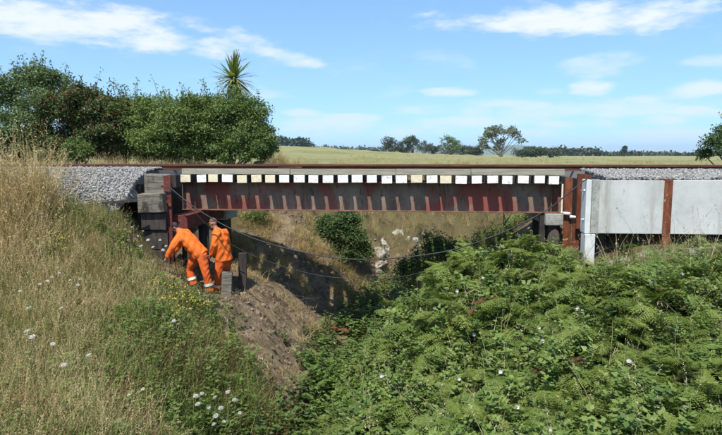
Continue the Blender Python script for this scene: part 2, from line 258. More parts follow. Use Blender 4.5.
# ------------------------------------------------------------------ terrain
CP = np.array([
 (-3.2,-7.5,-3.2),(-1.7,-7.5,-3.5),(-5.5,-7.5,-2.9),(-9,-7.5,-2.8),(-5.3,-4.5,-2.6),(-3.5,-4.5,-3.0),(-2.1,-5,-3.55),(-8,-4.5,-2.35),
 (-6.5,-2.6,-1.35),(-5,-2.5,-1.75),(-4.2,-2.3,-2.15),(-3.4,-1.5,-2.72),(-2.7,-1.3,-2.95),(-2.4,-3,-3.3),(-9,-2.6,-1.25),(-12,-2.6,-1.25),
 (-6,-1.8,-.9),(-9,-1.8,-.82),(-12,-1.8,-.82),(-6,-1,-.5),(-10,-1,-.5),(-5.5,.75,-.45),(-9,.75,-.4),(-13,.75,-.4),(-6,2.8,-.5),(-10,2.8,-.5),(-13,2.8,-.5),
 (-4.4,-.3,-2.45),(-4.4,1.3,-2.3),(-3.2,0,-2.75),(-2.4,0,-3.15),
 (-4.6,3,-1.5),(-3.2,3,-2.3),(-2.2,4,-2.35),(-1.1,3,-3.7),(-3.6,6,-1.0),(-2.1,6,-1.9),(-.6,6,-3.3),(-3,9,-.75),(-.9,8.6,-1.9),(-5.2,6,-.6),(-9,7,-.5),(-13,8,-.5),
 (0,7,-3.3),(1.4,7.3,-3.35),(-.1,8.3,-2.5),(1.5,8.6,-2.45),(3.2,8.9,-2.6),(0,10.5,-1.2),(3,10.8,-1.2),(6,12,-1.6),(10,12,-1.4),(0,16,-.6),(6,16,-.6),(12,16,-.6),(-6,16,-.5),(-6,11,-.5),(-13,14,-.5),
 (-1.0,-9.5,-4.6),(-.8,-7,-4.9),(-.5,-4.5,-5.2),(-.5,-2.7,-5.15),(-.6,-1,-5.05),(-.6,.6,-4.9),(-.1,3,-4.75),(.9,5,-4.4),(2.5,6.3,-4.1),(5,7.5,-3.8),(9,9,-3.4),(-1.45,-2,-3.9),(-.95,-2.6,-4.4),(-1.2,-4.5,-4.3),(-2.3,-1.3,-3.2),(-1.6,.2,-3.95),(-1.1,1.6,-4.2),(.3,-2.5,-4.55),(.45,-1,-4.5),(.5,1,-4.35),
 (1.1,0,-3.8),(2,0,-3.1),(3.3,0,-2.6),(4.4,0,-2.3),(4.4,1.5,-2.1),(1.6,3,-3.3),(3,3,-2.5),(4.5,3,-1.6),(6,3,-.6),(5.5,5,-1.6),(9,5,-1.2),(10,3,-.55),
 (5,-2.5,-2.0),(6.5,-2.4,-1.72),(9,-2.4,-1.72),(12,-2.4,-1.7),(3.6,-1.8,-2.32),(2.4,-2,-2.75),(.7,-2.5,-3.95),(6,-4.5,-2.45),(4,-4.5,-2.85),(2,-4.5,-3.45),(.7,-4.5,-4.05),(9,-4.5,-2.25),
 (5,-7.5,-3.15),(3,-7.5,-3.35),(1,-7.5,-3.8),(8,-7.5,-3.0),(5.5,.75,-.45),(9,.75,-.4),(13,.75,-.4),(6,-1,-.7),(10,-1,-.65),
 (1,-11,-2.7),(1,-13.5,-1.5),(-6,-13,-1.6),(8,-13,-1.6),(-6,-10.5,-2.6),(7,-10.5,-2.7),(0,-18,-1.3)], float)
CP = np.array([c for c in CP if not (-3.6 < c[0] < -2.6 and -1.6 < c[1] < -1.2)] + [tuple(at(211, 294, -1.6)), tuple(at(191, 287.5, -1.45)), tuple(at(220, 294.5, -1.0)), tuple(at(238, 300, -1.4)), (-5.3, -1.95, -.98), (-5.7, -1.7, -.82), (-5.25, -1.65, -.82), (6.5, -1.8, -1.62), (8.5, -1.8, -1.62), (10.5, -1.8, -1.62), (5.4, -1.9, -1.75), (-7, -2.2, -.98), (-9, -2.2, -.95)])
def _tps_fit():
    P = CP[:, :2]; n = len(P); d2 = ((P[:, None] - P[None]) ** 2).sum(-1)
    K = np.where(d2 > 0, 0.5 * d2 * np.log(d2 + 1e-12), 0) + np.eye(n) * 0.02
    Q = np.hstack([np.ones((n, 1)), P]); A = np.block([[K, Q], [Q.T, np.zeros((3, 3))]])
    return np.linalg.solve(A, np.concatenate([CP[:, 2], np.zeros(3)]))
TW = _tps_fit()
def tps(x, y):
    sh = x.shape; x = x.ravel(); y = y.ravel(); r = TW[-3] + TW[-2] * x + TW[-1] * y
    for w, (a, b, _) in zip(TW[:-3], CP):
        d2 = (x - a) ** 2 + (y - b) ** 2; r = r + w * 0.5 * d2 * np.log(d2 + 1e-12)
    return r.reshape(sh)
def ss(a, b, t): t = np.clip((t - a) / (b - a), 0, 1); return t * t * (3 - 2 * t)
def far_h(x, y):
    front = np.interp(y, [-40, -8, -4.5, -2.6, -1.8, -1.0, .75, 2.8, 6], [-1.3, -2.9, -2.35, -1.3, -.85, -.55, -.42, -.52, -.55])
    hill = 3.4 * ss(26, -42, x - (y - 120) * -0.08) * ss(25, 115, y) * (1 - 0.7 * ss(130, 400, y)) + 0.25 * np.sin(x * .05 + 1) * ss(30, 80, y)
    return front + hill - 0.25 * ss(60, 140, y)
_na = RNG.uniform(0, 6.28, (24, 2)); _nf = RNG.uniform(0, 2 * np.pi, 24); _ns = np.geomspace(0.5, 6.0, 24)
def rough(x, y, amp=0.06):
    r = 0 * x
    for i in range(24): r = r + np.sin(_ns[i] * (x * math.cos(_nf[i]) + y * math.sin(_nf[i])) + _na[i, 0]) * amp * (0.9 / (0.6 + _ns[i]))
    return r
def H(x, y):
    x = np.asarray(x, float); y = np.asarray(y, float)
    w = ss(17, 12, np.abs(x)) * ss(-17, -13, y) * ss(19, 14.5, y)
    near = np.clip(tps(np.clip(x, -18, 18), np.clip(y, -19, 20)), -5.4, 0.3)
    tr = ss(1.6, 2.6, np.abs(y - 0.75))                        # no roughness under the track
    near = np.where(np.abs(x) > 5.0, np.minimum(near, np.interp(np.abs(y - .75), [0, 1.6, 3.0, 3.6], [-.5, -.5, -1.0, 9])), near)
    rg = ss(-4.4, -3.6, x - xs(y)) * ss(.6, -.3, x - xs(y)) * ss(-6, -4.5, y) * ss(7, 5, y) + 1.6 * ss(4, 6, y) * ss(14, 11, y) * ss(9, 7, np.abs(x))
    return w * near + (1 - w) * far_h(x, y) + rough(x, y) * (0.25 + 0.75 * tr) + rg * (rough(x * 2.4 + 5, y * 2.1, .055) + rough(x * 5.3, y * 4.6 + 3, .03))
def xs(y): return np.interp(y, [-10, -7, -4.5, -2.7, -1, .6, 3, 5, 6.3, 7.5, 9], [-1, -.8, -.5, -.5, -.6, -.6, -.1, .9, 2.5, 5, 9])
def graded(lo, hi, step, outs, ratio=1.16):
    c = list(np.arange(lo, hi + 1e-6, step)); s = step
    a = []; v = hi; s = step
    while v < outs[1]: s *= ratio; v += s; a.append(v)
    b = []; v = lo; s = step
    while v > outs[0]: s *= ratio; v -= s; b.append(v)
    return np.array(b[::-1] + c + a)
gx = graded(-9, 9.5, 0.1, (-5000, 5000)); gy = graded(-9, 13, 0.1, (-300, 9000), 1.14)
XX, YY = np.meshgrid(gx, gy); ZZ = H(XX, YY)
nx, ny = len(gx), len(gy); idx = np.arange(nx * ny).reshape(ny, nx)
Qd = np.stack([idx[:-1, :-1], idx[:-1, 1:], idx[1:, 1:], idx[1:, :-1]], -1).reshape(-1, 4)
gme = np_mesh('ground', np.stack([XX, YY, ZZ], -1).reshape(-1, 3), Qd, smooth=True)
def ground_masks(x, y):
    s = x - xs(y)
    soil = ss(-4.2, -3.0, s) * ss(0.9, 0.2, s) * ss(-6.2, -4.2, y) * ss(9, 6, y)
    soil = np.maximum(soil, ss(-1.3, -0.8, y) * ss(3.2, 2.6, y) * ss(5.2, 4.8, np.abs(x)) )
    field = ss(12, 22, y)
    return soil, field
so_, fi_ = ground_masks(XX, YY)
for nm, arr in (('soil', so_), ('field', fi_)):
    a = gme.attributes.new(nm, 'FLOAT', 'POINT'); a.data.foreach_set('value', arr.ravel().astype(np.float32))
def ground_material():
    m = bpy.data.materials.new('ground_cover'); m.use_nodes = True; nt = m.node_tree; nt.nodes.clear(); L = nt.links.new
    N = lambda t, **k: _n(nt, t, **k)
    out = N('ShaderNodeOutputMaterial'); bs = N('ShaderNodeBsdfPrincipled'); bs.inputs['Roughness'].default_value = 0.95; bs.inputs['Specular IOR Level'].default_value = 0.15
    g = N('ShaderNodeNewGeometry')
    def ramp(scale, stops, st=(1, 1, 1), detail=8):
        mp = N('ShaderNodeMapping'); mp.inputs[3].default_value = st; L(g.outputs['Position'], mp.inputs[0])
        n = N('ShaderNodeTexNoise'); n.inputs['Scale'].default_value = scale; n.inputs['Detail'].default_value = detail; n.inputs['Roughness'].default_value = 0.68; L(mp.outputs[0], n.inputs['Vector'])
        r = N('ShaderNodeValToRGB'); el = r.color_ramp.elements
        for i, (p, c) in enumerate(stops):
            e = el[i] if i < 2 else el.new(p)
            e.position = p; e.color = (*c, 1)
        L(n.outputs[0], r.inputs[0]); return r.outputs[0]
    turf = ramp(2.2, [(0.3, (0.06, 0.05, 0.022)), (0.5, (0.12, 0.095, 0.045)), (0.7, (0.1, 0.1, 0.035))])
    soil = ramp(2.6, [(0.3, (0.065, 0.044, 0.027)), (0.45, (0.15, 0.107, 0.066)), (0.58, (0.24, 0.18, 0.113)), (0.72, (0.34, 0.27, 0.175))])
    fld = ramp(0.12, [(0.3, (0.15, 0.165, 0.06)), (0.45, (0.2, 0.2, 0.085)), (0.55, (0.24, 0.225, 0.105)), (0.7, (0.165, 0.185, 0.07))], (0.35, 1, 1), 10)
    def mixf(fac, a, b):
        m_ = N('ShaderNodeMix', data_type='RGBA'); L(fac, m_.inputs[0]); L(a, m_.inputs[6]); L(b, m_.inputs[7]); return m_.outputs[2]
    a1 = N('ShaderNodeAttribute'); a1.attribute_name = 'soil'; a2 = N('ShaderNodeAttribute'); a2.attribute_name = 'field'
    L(mixf(a2.outputs['Fac'], mixf(a1.outputs['Fac'], turf, soil), fld), bs.inputs['Base Color'])
    nb = N('ShaderNodeTexNoise'); nb.inputs['Scale'].default_value = 7; nb.inputs['Detail'].default_value = 10; nb.inputs['Roughness'].default_value = 0.75; L(g.outputs['Position'], nb.inputs['Vector'])
    bp = N('ShaderNodeBump'); bp.inputs['Strength'].default_value = 0.9; bp.inputs['Distance'].default_value = 0.12; L(nb.outputs[0], bp.inputs['Height']); L(bp.outputs[0], bs.inputs['Normal'])
    L(bs.outputs[0], out.inputs[0]); return m
tag(link('ground', gme, ground_material()), kind='structure')
# stream: a narrow dark sheet at the foot of the ravine
def stream():
    V = []; Q = []
    for i, y in enumerate(np.linspace(-12, 8.4, 60)):
        c = float(xs(y)); w = 0.42 + 0.1 * math.sin(y * 1.7)
        z = -5.08 + 0.95 * float(ss(1, 8, np.array(y))) + .45 * float(ss(-5, -10, np.array(y)))
        V += [(c - w, y, z), (c + w, y, z)]
        if i: Q.append((2 * i - 2, 2 * i - 1, 2 * i + 1, 2 * i))
    tag(link('stream_water', np_mesh('stream_water', V, Q, smooth=True), M['water']), kind='structure')
stream()

# ------------------------------------------------------------------ bridge
def build_bridge():
    br = empty('railway_bridge', (0, 0.75, -1.09))
    tag(br, 'single-span steel girder railway bridge with white-ended timber sleepers crossing the gully', 'bridge')
    Minv = Matrix.Translation((0, -0.75, 1.09))
    def par(o): o.parent = br; o.matrix_parent_inverse = Minv; return o
    X0 = X_at(184, 0, -.8); X1 = X_at(562, 0, -.8)
    fw, tw = 0.15, 0.012
    for gi, gy_ in enumerate((0.0, 1.5)):
        g = par(boxo('girder', (X0, X1, gy_ - tw / 2, gy_ + tw / 2, -1.065, -0.425), M['girder'], bev=0))
        if gi == 0: tag(g, 'dark brown plate girder with red primer patches')
        def sub(name, b, m, bev=0.003):
            o = boxo(name, b, m, None, bev); o.parent = g; return o
        sub('top_flange', (X0, X1, gy_ - fw, gy_ + fw, -0.425, -0.402), M['girder'])
        sub('bottom_flange', (X0, X1, gy_ - fw, gy_ + fw, -1.09, -1.066), M['flange'])
        for px in ((197, 550) if gi == 0 else ()):
            x = X_at(px, 0, -.8)
            for s in (-1, 1): sub('stiffener', (x - 0.008, x + 0.008, min(s * 0.0065, s * 0.14), max(s * 0.0065, s * 0.14), -1.064, -0.427), M['girder'], 0)
        xe = X0 + 0.02
        for s in (-1, 1): sub('stiffener', (xe - 0.008, xe + 0.008, gy_ + min(s * 0.0065, s * 0.13), gy_ + max(s * 0.0065, s * 0.13), -1.064, -0.427), M['girder'], 0)
        xe = X1 - 0.02
        for s in (-1, 1): sub('stiffener', (xe - 0.008, xe + 0.008, gy_ + min(s * 0.0065, s * 0.13), gy_ + max(s * 0.0065, s * 0.13), -1.064, -0.427), M['girder'], 0)
    for k in range(5):      # cross frames between the two girders
        x = X0 + 0.5 + k * (X1 - X0 - 1.0) / 4
        bm = bmesh.new(); box(bm, x - .03, x + .03, .02, 1.48, -.62, -.56); box(bm, x - .03, x + .03, .02, 1.48, -1.0, -.94)
        par(link('cross_frame', bm_mesh('cross_frame', bm), M['girder']))
    # sleepers: one shared mesh for each paint colour
    def sleeper_mesh(paint):
        bm = bmesh.new(); box(bm, -0.122, 0.122, -0.40, 1.9, -0.401, -0.222, bev=0.007)
        me = bm_mesh('sleeper', bm); me.materials.append(M['sleeper']); me.materials.append(paint)
        for p in me.polygons:
            if p.center.y < -0.395: p.material_index = 1
        return me
    ms = {0: sleeper_mesh(M['whitepaint']), 1: sleeper_mesh(M['creampaint'])}
    pxs = [185.6, 201.5, 213, 227.5, 241.8, 256, 270, 284, 299, 313.6, 328, 342.5, 357, 371.5, 386.6, 401.3, 416.5, 431.6, 445.8, 461.5, 476.6, 492.3, 507.4, 523.5, 539.6, 554.3]
    bm = bmesh.new(); box(bm, -.09, .09, -.11, .11, -.216, -.1325, .004); pk = bm_mesh('rail_packer', bm)
    cream = {0, 2, 4, 5, 6, 16, 18}
    for i, px in enumerate(pxs):
        o = par(link('sleeper', ms[1 if i in cream else 0])); x = X_at(px, -0.4, -0.3)
        o.location = (x, random.uniform(-.025, .02), random.uniform(-.009, .003)); o.scale = (random.uniform(.92, 1.06), 1, random.uniform(.97, 1.02))
        o.rotation_euler = (0, random.uniform(-.03, .03), random.uniform(-.006, .006))
        for ry in (.22, 1.28):
            b = par(link('rail_packer', pk, M['oldtimber'])); b.location = (x, ry, 0)
    # guard timbers along the sleeper ends, butted in lengths
    cuts = [181.5, 290, 396, 471, 565]
    for a, b in zip(cuts, cuts[1:]):
        xa, xb = X_at(a, -.3, -.15), X_at(b, -.3, -.15)
        dz = random.uniform(-.006, .006)
        par(boxo('guard_timber', (xa + .006, xb - .006, -.30, -.16, -.214 + dz, -.085 + dz), M['guard'], bev=.006))
        par(boxo('guard_timber', (xa + .006, xb - .006, 1.66, 1.80, -.214, -.085), M['guard'], bev=.006))
    return br
build_bridge()

def build_track():
    t = empty('railway_track', (0, 0.75, -0.19)); tag(t, 'rusty railway track of two steel rails running over the bridge', 'railway track')
    inv = Matrix.Translation((0, -0.75, 0.19))
    P = [(-.064, 0), (-.064, .011), (-.011, .028), (-.008, .088), (-.034, .098), (-.034, .124), (-.026, .131), (.026, .131), (.034, .124), (.034, .098), (.008, .088), (.011, .028), (.064, .011), (.064, 0)]
    for y in (0.22, 1.28):
        r = extrude_profile('rail', [(a + y, b - .131) for a, b in P], -60, 60, M['rail']); r.parent = t; r.matrix_parent_inverse = inv
        jx = X_at(290, y, 0) if y < 1 else 0.8
        for s in (-1, 1):       # fishplates at a rail joint
            f = boxo('fishplate', (jx - .3, jx + .3, y + s * .022 - .012, y + s * .022 + .012, -.1, -.04), M['rail'], bev=.004); f.parent = t; f.matrix_parent_inverse = inv
build_track()

# ------------------------------------------------------------------ ballast
def blob_protos(n, sub=1, seed=3):
    r = np.random.default_rng(seed); out = []
    for k in range(n):
        bm = bmesh.new(); bmesh.ops.create_icosphere(bm, subdivisions=sub, radius=1.0)
        V = np.array([v.co[:] for v in bm.verts]); F = np.array([[v.index for v in f.verts] for f in bm.faces]); bm.free()
        for _ in range(5):      # cut flat faces
            d = r.normal(size=3); d /= np.linalg.norm(d); h = r.uniform(.45, .8); t = V @ d; V = V - np.outer(np.maximum(t - h, 0), d)
        out.append((V * r.uniform(.65, 1.15, 3), F))
    return out
def rand_rot(n):
    q = RNG.normal(size=(n, 4)); q /= np.linalg.norm(q, axis=1, keepdims=True); w, x, y, z = q.T
    return np.stack([np.stack([1-2*(y*y+z*z), 2*(x*y-z*w), 2*(x*z+y*w)], -1), np.stack([2*(x*y+z*w), 1-2*(x*x+z*z), 2*(y*z-x*w)], -1), np.stack([2*(x*z-y*w), 2*(y*z+x*w), 1-2*(x*x+y*y)], -1)], 1)
def bake(protos, pos, R, scale, which, var, pvar=None, jitter=0.12):
    """copies of prototype meshes, joined: returns V, F, var per face"""
    VV = []; FF = []; AA = []; o = 0
    for k, (V, F) in enumerate(protos):
        s = np.where(which == k)[0]
        if not len(s): continue
        W_ = np.einsum('nij,vj->nvi', R[s], V) * scale[s][:, None, None] + pos[s][:, None, :]
        VV.append(W_.reshape(-1, 3)); nv = len(V)
        FF.append((F[None] + (o + np.arange(len(s)) * nv)[:, None, None]).reshape(-1, F.shape[1])); o += nv * len(s)
        a = var[s][:, None] + (pvar[k][None] if pvar is not None else 0) + RNG.uniform(-jitter, jitter, (len(s), len(F)))
        AA.append(a.reshape(-1))
    return np.concatenate(VV), np.concatenate(FF), np.clip(np.concatenate(AA), 0, 1)
def ballast_z(x, y):
    d = np.abs(y - 0.75)
    shoulder = np.interp(d, [0, .35, .7, 1.3, 2.0, 2.75], [-.1, -.1, -.08, -.1, -.34, -.92])
    wall = np.interp(d, [0, .35, .7, 1.3, 2.55, 2.75], [-.1, -.1, -.1, -.13, -.22, -.25])
    return np.where((x > 0) & (y < .75), wall, shoulder)
def ballast():
    for side in (-1, 1):
        xa, xb = (-34, -4.96) if side < 0 else (5.1, 34)
        gx_ = np.linspace(xa, xb, 160); gy_ = np.linspace(-1.78 if side < 0 else -1.86, 3.4, 40)
        A, B = np.meshgrid(gx_, gy_); Z = ballast_z(A, B) - 0.02
        if side > 0: Z = np.where(B < -1.8, -.5, Z)
        else: Z = np.where((B < -1.27) & (A > X_at(150, -1.3, -.5)), -1.3, Z)
        Z[0] = -1.0; Z[-1] = -1.2; Z[:, 0 if side > 0 else -1] = -.75
        i = np.arange(A.size).reshape(A.shape); Q = np.stack([i[:-1, :-1], i[:-1, 1:], i[1:, 1:], i[1:, :-1]], -1).reshape(-1, 4)
        base = np_mesh('ballast', np.stack([A, B, Z], -1).reshape(-1, 3), Q, var=np.full(len(Q), .42))
        o = link('ballast', base, M['ballast'])
        tag(o, 'grey crushed-stone ballast spilling down beside the timber abutment' if side < 0 else 'grey crushed-stone ballast heaped behind the concrete panel wall', 'ballast', kind='stuff')
        n = 15000 if side < 0 else 9500
        x = xb - side * 0 - (RNG.random(n) ** 1.3) * 9 if side < 0 else xa + (RNG.random(n) ** 1.2) * 7
        y = RNG.uniform(-1.85, .3, n) if side < 0 else RNG.uniform(-1.8, .3, n)
        z = ballast_z(x, y) + RNG.uniform(-.02, .02, n)
        keep = ~((np.abs(y - .22) < .06)) & ~((side < 0) & (y < -1.22) & (x > X_at(151, -1.3, -.5))); x, y, z = x[keep], y[keep], z[keep]; n = len(x)
        V, F, a = bake(blob_protos(8), np.stack([x, y, z], -1), rand_rot(n), RNG.uniform(.016, .038, n), RNG.integers(0, 8, n), RNG.beta(2, 2, n), jitter=.06)
        s = link('ballast_stones', np_mesh('ballast_stones', V, F, a), M['ballast'], o); s['kind'] = 'stuff'
ballast()

def wall_gravel():
    n = 2600; x = RNG.uniform(5.0, 11, n); y = -1.95 - RNG.random(n) ** 1.5 * .75
    V, F, a = bake(blob_protos(6, 1, 5), np.stack([x, y, H(x, y)], -1), rand_rot(n), RNG.uniform(.015, .045, n), RNG.integers(0, 6, n), RNG.beta(2, 2, n) * .8 + .2)
    tag(link('gravel', np_mesh('gravel', V, F, a), M['ballast']), 'loose pale gravel spilled out below the concrete wall panels', 'gravel', kind='stuff')
wall_gravel()
# ------------------------------------------------------------------ left abutment: timbers, red post, pile cap
def left_abutment():
    r = empty('timber_abutment', (-4.9, -0.5, -2.5)); inv = Matrix.Translation((4.9, 0.5, 2.5))
    tag(r, 'old timber abutment with weathered baulks and red steel post holding the ballast', 'abutment')
    def p(o): o.parent = r; o.matrix_parent_inverse = inv; return o
    def span(px0, px1, Y, z0, z1, dy, name, m, rot=0, bev=.02, jit=.006):
        a, b = X_at(px0, Y, (z0 + z1) / 2), X_at(px1, Y, (z0 + z1) / 2)
        return p(boxo(name, (a, b, Y, Y + dy, z0, z1), m, None, bev, Matrix.Rotation(math.radians(rot), 3, 'Y'), jit))
    span(144, 166.5, -1.25, -.62, -.19, .3, 'baulk', M['oldtimber'], 1.5)
    span(137, 163, -1.55, -1.02, -.60, .34, 'baulk', M['oldtimber'], -2)
    span(141, 166, -1.45, -1.42, -1.04, .3, 'baulk', M['darktimber'], 0)
    span(143, 168, -1.4, -1.86, -1.44, .3, 'baulk', M['darktimber'], 1)
    span(146, 170, -1.4, -2.3, -1.88, .3, 'baulk', M['darktimber'], 0)
    # back wall behind the girder ends: vertical dark planks
    for k in range(14):
        y = -1.08 + k * .26
        p(boxo('plank', (-5.02 + random.uniform(-.015, .015), -4.92, y, y + .25, -2.9, -.30 if k > 1 else -.42), M['darktimber'], None, .008))
    span(163, 176, -1.05, -.5, -.2, .28, 'baulk', M['darktimber'], 0)
    # red steel post: a rail set upright
    a = X_at(164.5, -1.35, -.9); b = X_at(171.5, -1.35, -.9); c = (a + b) / 2; h = (b - a) / 2
    prof = [(-h, -.07), (h, -.07), (h, -.05), (.012, -.035), (.012, .04), (.035, .05), (.035, .08), (-.035, .08), (-.035, .05), (-.012, .04), (-.012, -.035), (-h, -.05)]
    p(tag(extrude_profile('post', prof, -2.7, -.21, M['redsteel'], None, 'Z', (c, -1.35 + .07, 0)), 'rust red steel post'))
    for z in (-.45, -.78):
        p(boxo('bracket', (c - .1, c + .1, -1.44, -1.425, z - .025, z + .025), M['redsteel'], None, .004))
    # pile cap (red oxide beam end towards the camera) on piles
    xa, xb = X_at(172.6, -1.15, -1.25), X_at(187.2, -1.15, -1.25)
    cap = p(tag(boxo('cap_beam', (xa, xb, -1.15, 2.4, -1.43, -1.112), M['redsteel'], None, .012), 'red oxide painted pile cap beam'))
    for k, y in enumerate((-.75, .3, 1.5)):
        x = (xa + xb) / 2; bm = bmesh.new(); tube(bm, [(x, y, -3.2), (x, y, -1.432)], .13, 12); p(link('pile', bm_mesh('pile', bm, True), M['darktimber']))
    boltx = (xa + xb) / 2
    for y in (-.12, .12, 1.4, 1.62): p(boxo('bearing_plate', (boltx - .1, boltx + .14, y - .09, y + .09, -1.11, -1.093), M['redsteel'], None, .003))
    bm = bmesh.new(); box(bm, X_at(212, 1.3, -1.3), X_at(226, 1.3, -1.3), 1.35, 2.3, -1.5, -1.1, .02); p(tag(link('concrete_block', bm_mesh('concrete_block', bm), M['roughconcrete']), 'grey concrete block under the girder'))
    bm = bmesh.new(); box(bm, X_at(214, 1.4, -1.6), X_at(222, 1.4, -1.6), 1.5, 2.2, -3.1, -1.502, .02); p(link('block_support', bm_mesh('block_support', bm), M['darktimber']))
left_abutment()
# loose board along the foot of the ballast
_a, _b = at(103, 203, -1.92), at(137, 200.5, -1.8)
_bm = bmesh.new(); box(_bm, -.36, .36, -.02, .02, -.03, .03, .004)
_o = link('board', bm_mesh('board', _bm), M['darktimber']); _o.location = (_a + _b) / 2; _o.rotation_euler = (0, -math.atan2(_b[2] - _a[2], _b[0] - _a[0]), math.atan2(_b[1] - _a[1], _b[0] - _a[0]))
tag(_o, 'dark narrow board lying along the foot of the ballast', 'board')

# ------------------------------------------------------------------ right abutment and panel wall
def right_side():
    r = empty('steel_abutment', (4.9, -0.4, -2.4)); inv = Matrix.Translation((-4.9, 0.4, 2.4))
    tag(r, 'rust brown steel pile abutment between the bridge and the concrete wall', 'abutment')
    def p(o): o.parent = r; o.matrix_parent_inverse = inv; return o
    def span(px0, px1, py0, py1, Y, dy, name, m, bev=.004, lean=0):
        q0, q1 = at(px0, (py0 + py1) / 2, Y), at(px1, (py0 + py1) / 2, Y); z1 = at((px0 + px1) / 2, py0, Y)[2]; z0 = at((px0 + px1) / 2, py1, Y)[2]
        return p(boxo(name, (q0[0], q1[0], Y, Y + dy, z0, z1), m, None, bev, Matrix.Rotation(lean, 3, 'Y') if lean else None))
    span(563.5, 571.5, 178, 262, -.78, .03, 'pile_flange', M['ruststeel'])
    span(567, 568.5, 178, 262, -.748, .26, 'pile_web', M['ruststeel'])
    span(563.5, 571.5, 178, 262, -.486, .03, 'pile_flange', M['ruststeel'])
    span(577, 585.5, 174, 229, -1.1, .035, 'pile_flange', M['ruststeel'])
    span(580, 582, 174, 229, -1.062, .3, 'pile_web', M['ruststeel'])
    span(572.2, 591, 224, 262, -.95, .03, 'back_plate', M['ruststeel'])
    span(584, 590, 175, 240, -.9, .03, 'back_plate', M['ruststeel'])
    span(561.4, 563, 184, 213, -.83, .02, 'edge_board', M['creampaint'], .002)
    for k in range(16):
        y = -1.77 + k * .27
        p(boxo('plank', (4.98, 5.07 + random.uniform(-.01, .01), y, y + .26, -2.6, -.3), M['darktimber'], None, .008))
    # bearing shelf below the girder end
    q0, q1 = X_at(545, -.2, -1.25), X_at(566, -.2, -1.25)
    p(tag(boxo('bearing_block', (q0, q1, -.25, 1.9, -1.36, -1.096), M['roughconcrete'], None, .02), 'weathered concrete bearing block'))
    for y in (-.05, .75, 1.6):
        bm = bmesh.new(); tube(bm, [((q0 + q1) / 2, y, -3.0), ((q0 + q1) / 2, y, -1.362)], .14, 12); p(link('pile', bm_mesh('pile', bm, True), M['darktimber']))
    q = X_at(542.5, -.1, -1.3); bm = bmesh.new(); box(bm, q - .06, q + .06, -.12, .0, -2.9, -1.096); p(link('post', bm_mesh('post', bm), M['darktimber']))
    for (px, py) in ((566.5, 213.5), (573, 217)):
        c = at(px, py, -.84); bm = bmesh.new(); tube(bm, [c + np.array([-.07, 0, .01]), c + np.array([.07, 0, -.01])], [.03, .036], 10)
        p(link('clamp', bm_mesh('clamp', bm, True), M['whitepaint']))
    # panel wall
    w = empty('retaining_wall', (7, -1.95, -1.4)); inv2 = Matrix.Translation((-7, 1.95, 1.4))
    tag(w, 'pale concrete panel retaining wall with rusty steel posts beside the bridge', 'retaining wall')
    def pw(o): o.parent = w; o.matrix_parent_inverse = inv2; return o
    Yw = -1.93; zt = float(at(630, 180.3, Yw)[2]); zb = float(at(630, 233.5, Yw)[2])
    edges = [598.5, 667]; xsx = [X_at(e, Yw, -.8) for e in edges]; step = xsx[1] - xsx[0]; xsx += [xsx[1] + step * k for k in range(1, 8)]
    for i, (a, b) in enumerate(zip(xsx, xsx[1:])):
        g0 = .006 if i == 0 else .05
        pw(boxo('concrete_panel', (a + g0, b - .05, Yw, Yw + .14, zb + random.uniform(-.008, .008), zt + random.uniform(-.006, .006)), M['concrete'], None, .008))
        h = .075; q = .018
        prof = [(-h, -.03), (h, -.03), (h, -.03 + q), (.01, -.03 + q), (.01, .17), (h, .17), (h, .19), (-h, .19), (-h, .17), (-.01, .17), (-.01, -.03 + q), (-h, -.03 + q)]
        pw(extrude_profile('post', prof, -2.4, zt + .025, M['ruststeel'], None, 'Z', (b, Yw, 0)))
    # end column and its footing
    a0, a1, a2 = X_at(586, Yw - .08, -.8), X_at(591.4, Yw - .08, -.8), X_at(599, Yw - .08, -.8)
    pw(boxo('end_column', (a0, a1, Yw - .05, Yw + .25, zb, zt + .01), M['whiteconcrete'], None, .008))
    pw(tag(boxo('cover_strip', (a1 + .002, a2, Yw - .09, Yw - .003, zb, zt + .015), M['roughconcrete'], None, .008), 'rough grey concrete strip'))
    pw(boxo('column_footing', (X_at(585, Yw - .1, -1.5), X_at(595, Yw - .1, -1.5), Yw - .1, Yw + .2, -2.5, zb - .012), M['whiteconcrete'], None, .01))
    for py in (190.5, 219.5):
        c = at(587, py, Yw + .05); bm = bmesh.new(); tube(bm, [c + np.array([-.12, 0, 0]), c + np.array([.05, 0, 0])], .016, 8); tube(bm, [c + np.array([-.075, 0, 0]), c + np.array([-.045, 0, 0])], .032, 6)
        pw(link('bolt', bm_mesh('bolt', bm), M['galv']))
right_side()

# ------------------------------------------------------------------ cables slung under the bridge
def cable(pts, rad, label):
    P = [np.array(at(*q)) for q in pts]; out = []
    for i in range(len(P) - 1):       # Catmull-Rom
        p0 = P[max(i - 1, 0)]; p1 = P[i]; p2 = P[i + 1]; p3 = P[min(i + 2, len(P) - 1)]
        for t in np.linspace(0, 1, 10, endpoint=False):
            out.append(0.5 * (2 * p1 + (p2 - p0) * t + (2 * p0 - 5 * p1 + 4 * p2 - p3) * t * t + (3 * p1 - p0 - 3 * p2 + p3) * t ** 3))
    out.append(P[-1]); bm = bmesh.new(); tube(bm, out, rad, 8)
    tag(link('cable', bm_mesh('cable', bm, True), M['cable']), label, 'cable')
cable([(168, 186, -1.45), (200, 211, -1.5), (245, 235, -1.55), (300, 251.5, -1.6), (360, 259.5, -1.65), (440, 252.5, -1.7), (500, 233.5, -1.8), (545, 211, -1.9), (570, 192, -1.97), (588, 178.5, -1.96), (602, 176.5, -1.7)], .0125, 'black cable sagging in one long curve under the bridge up to the wall top')
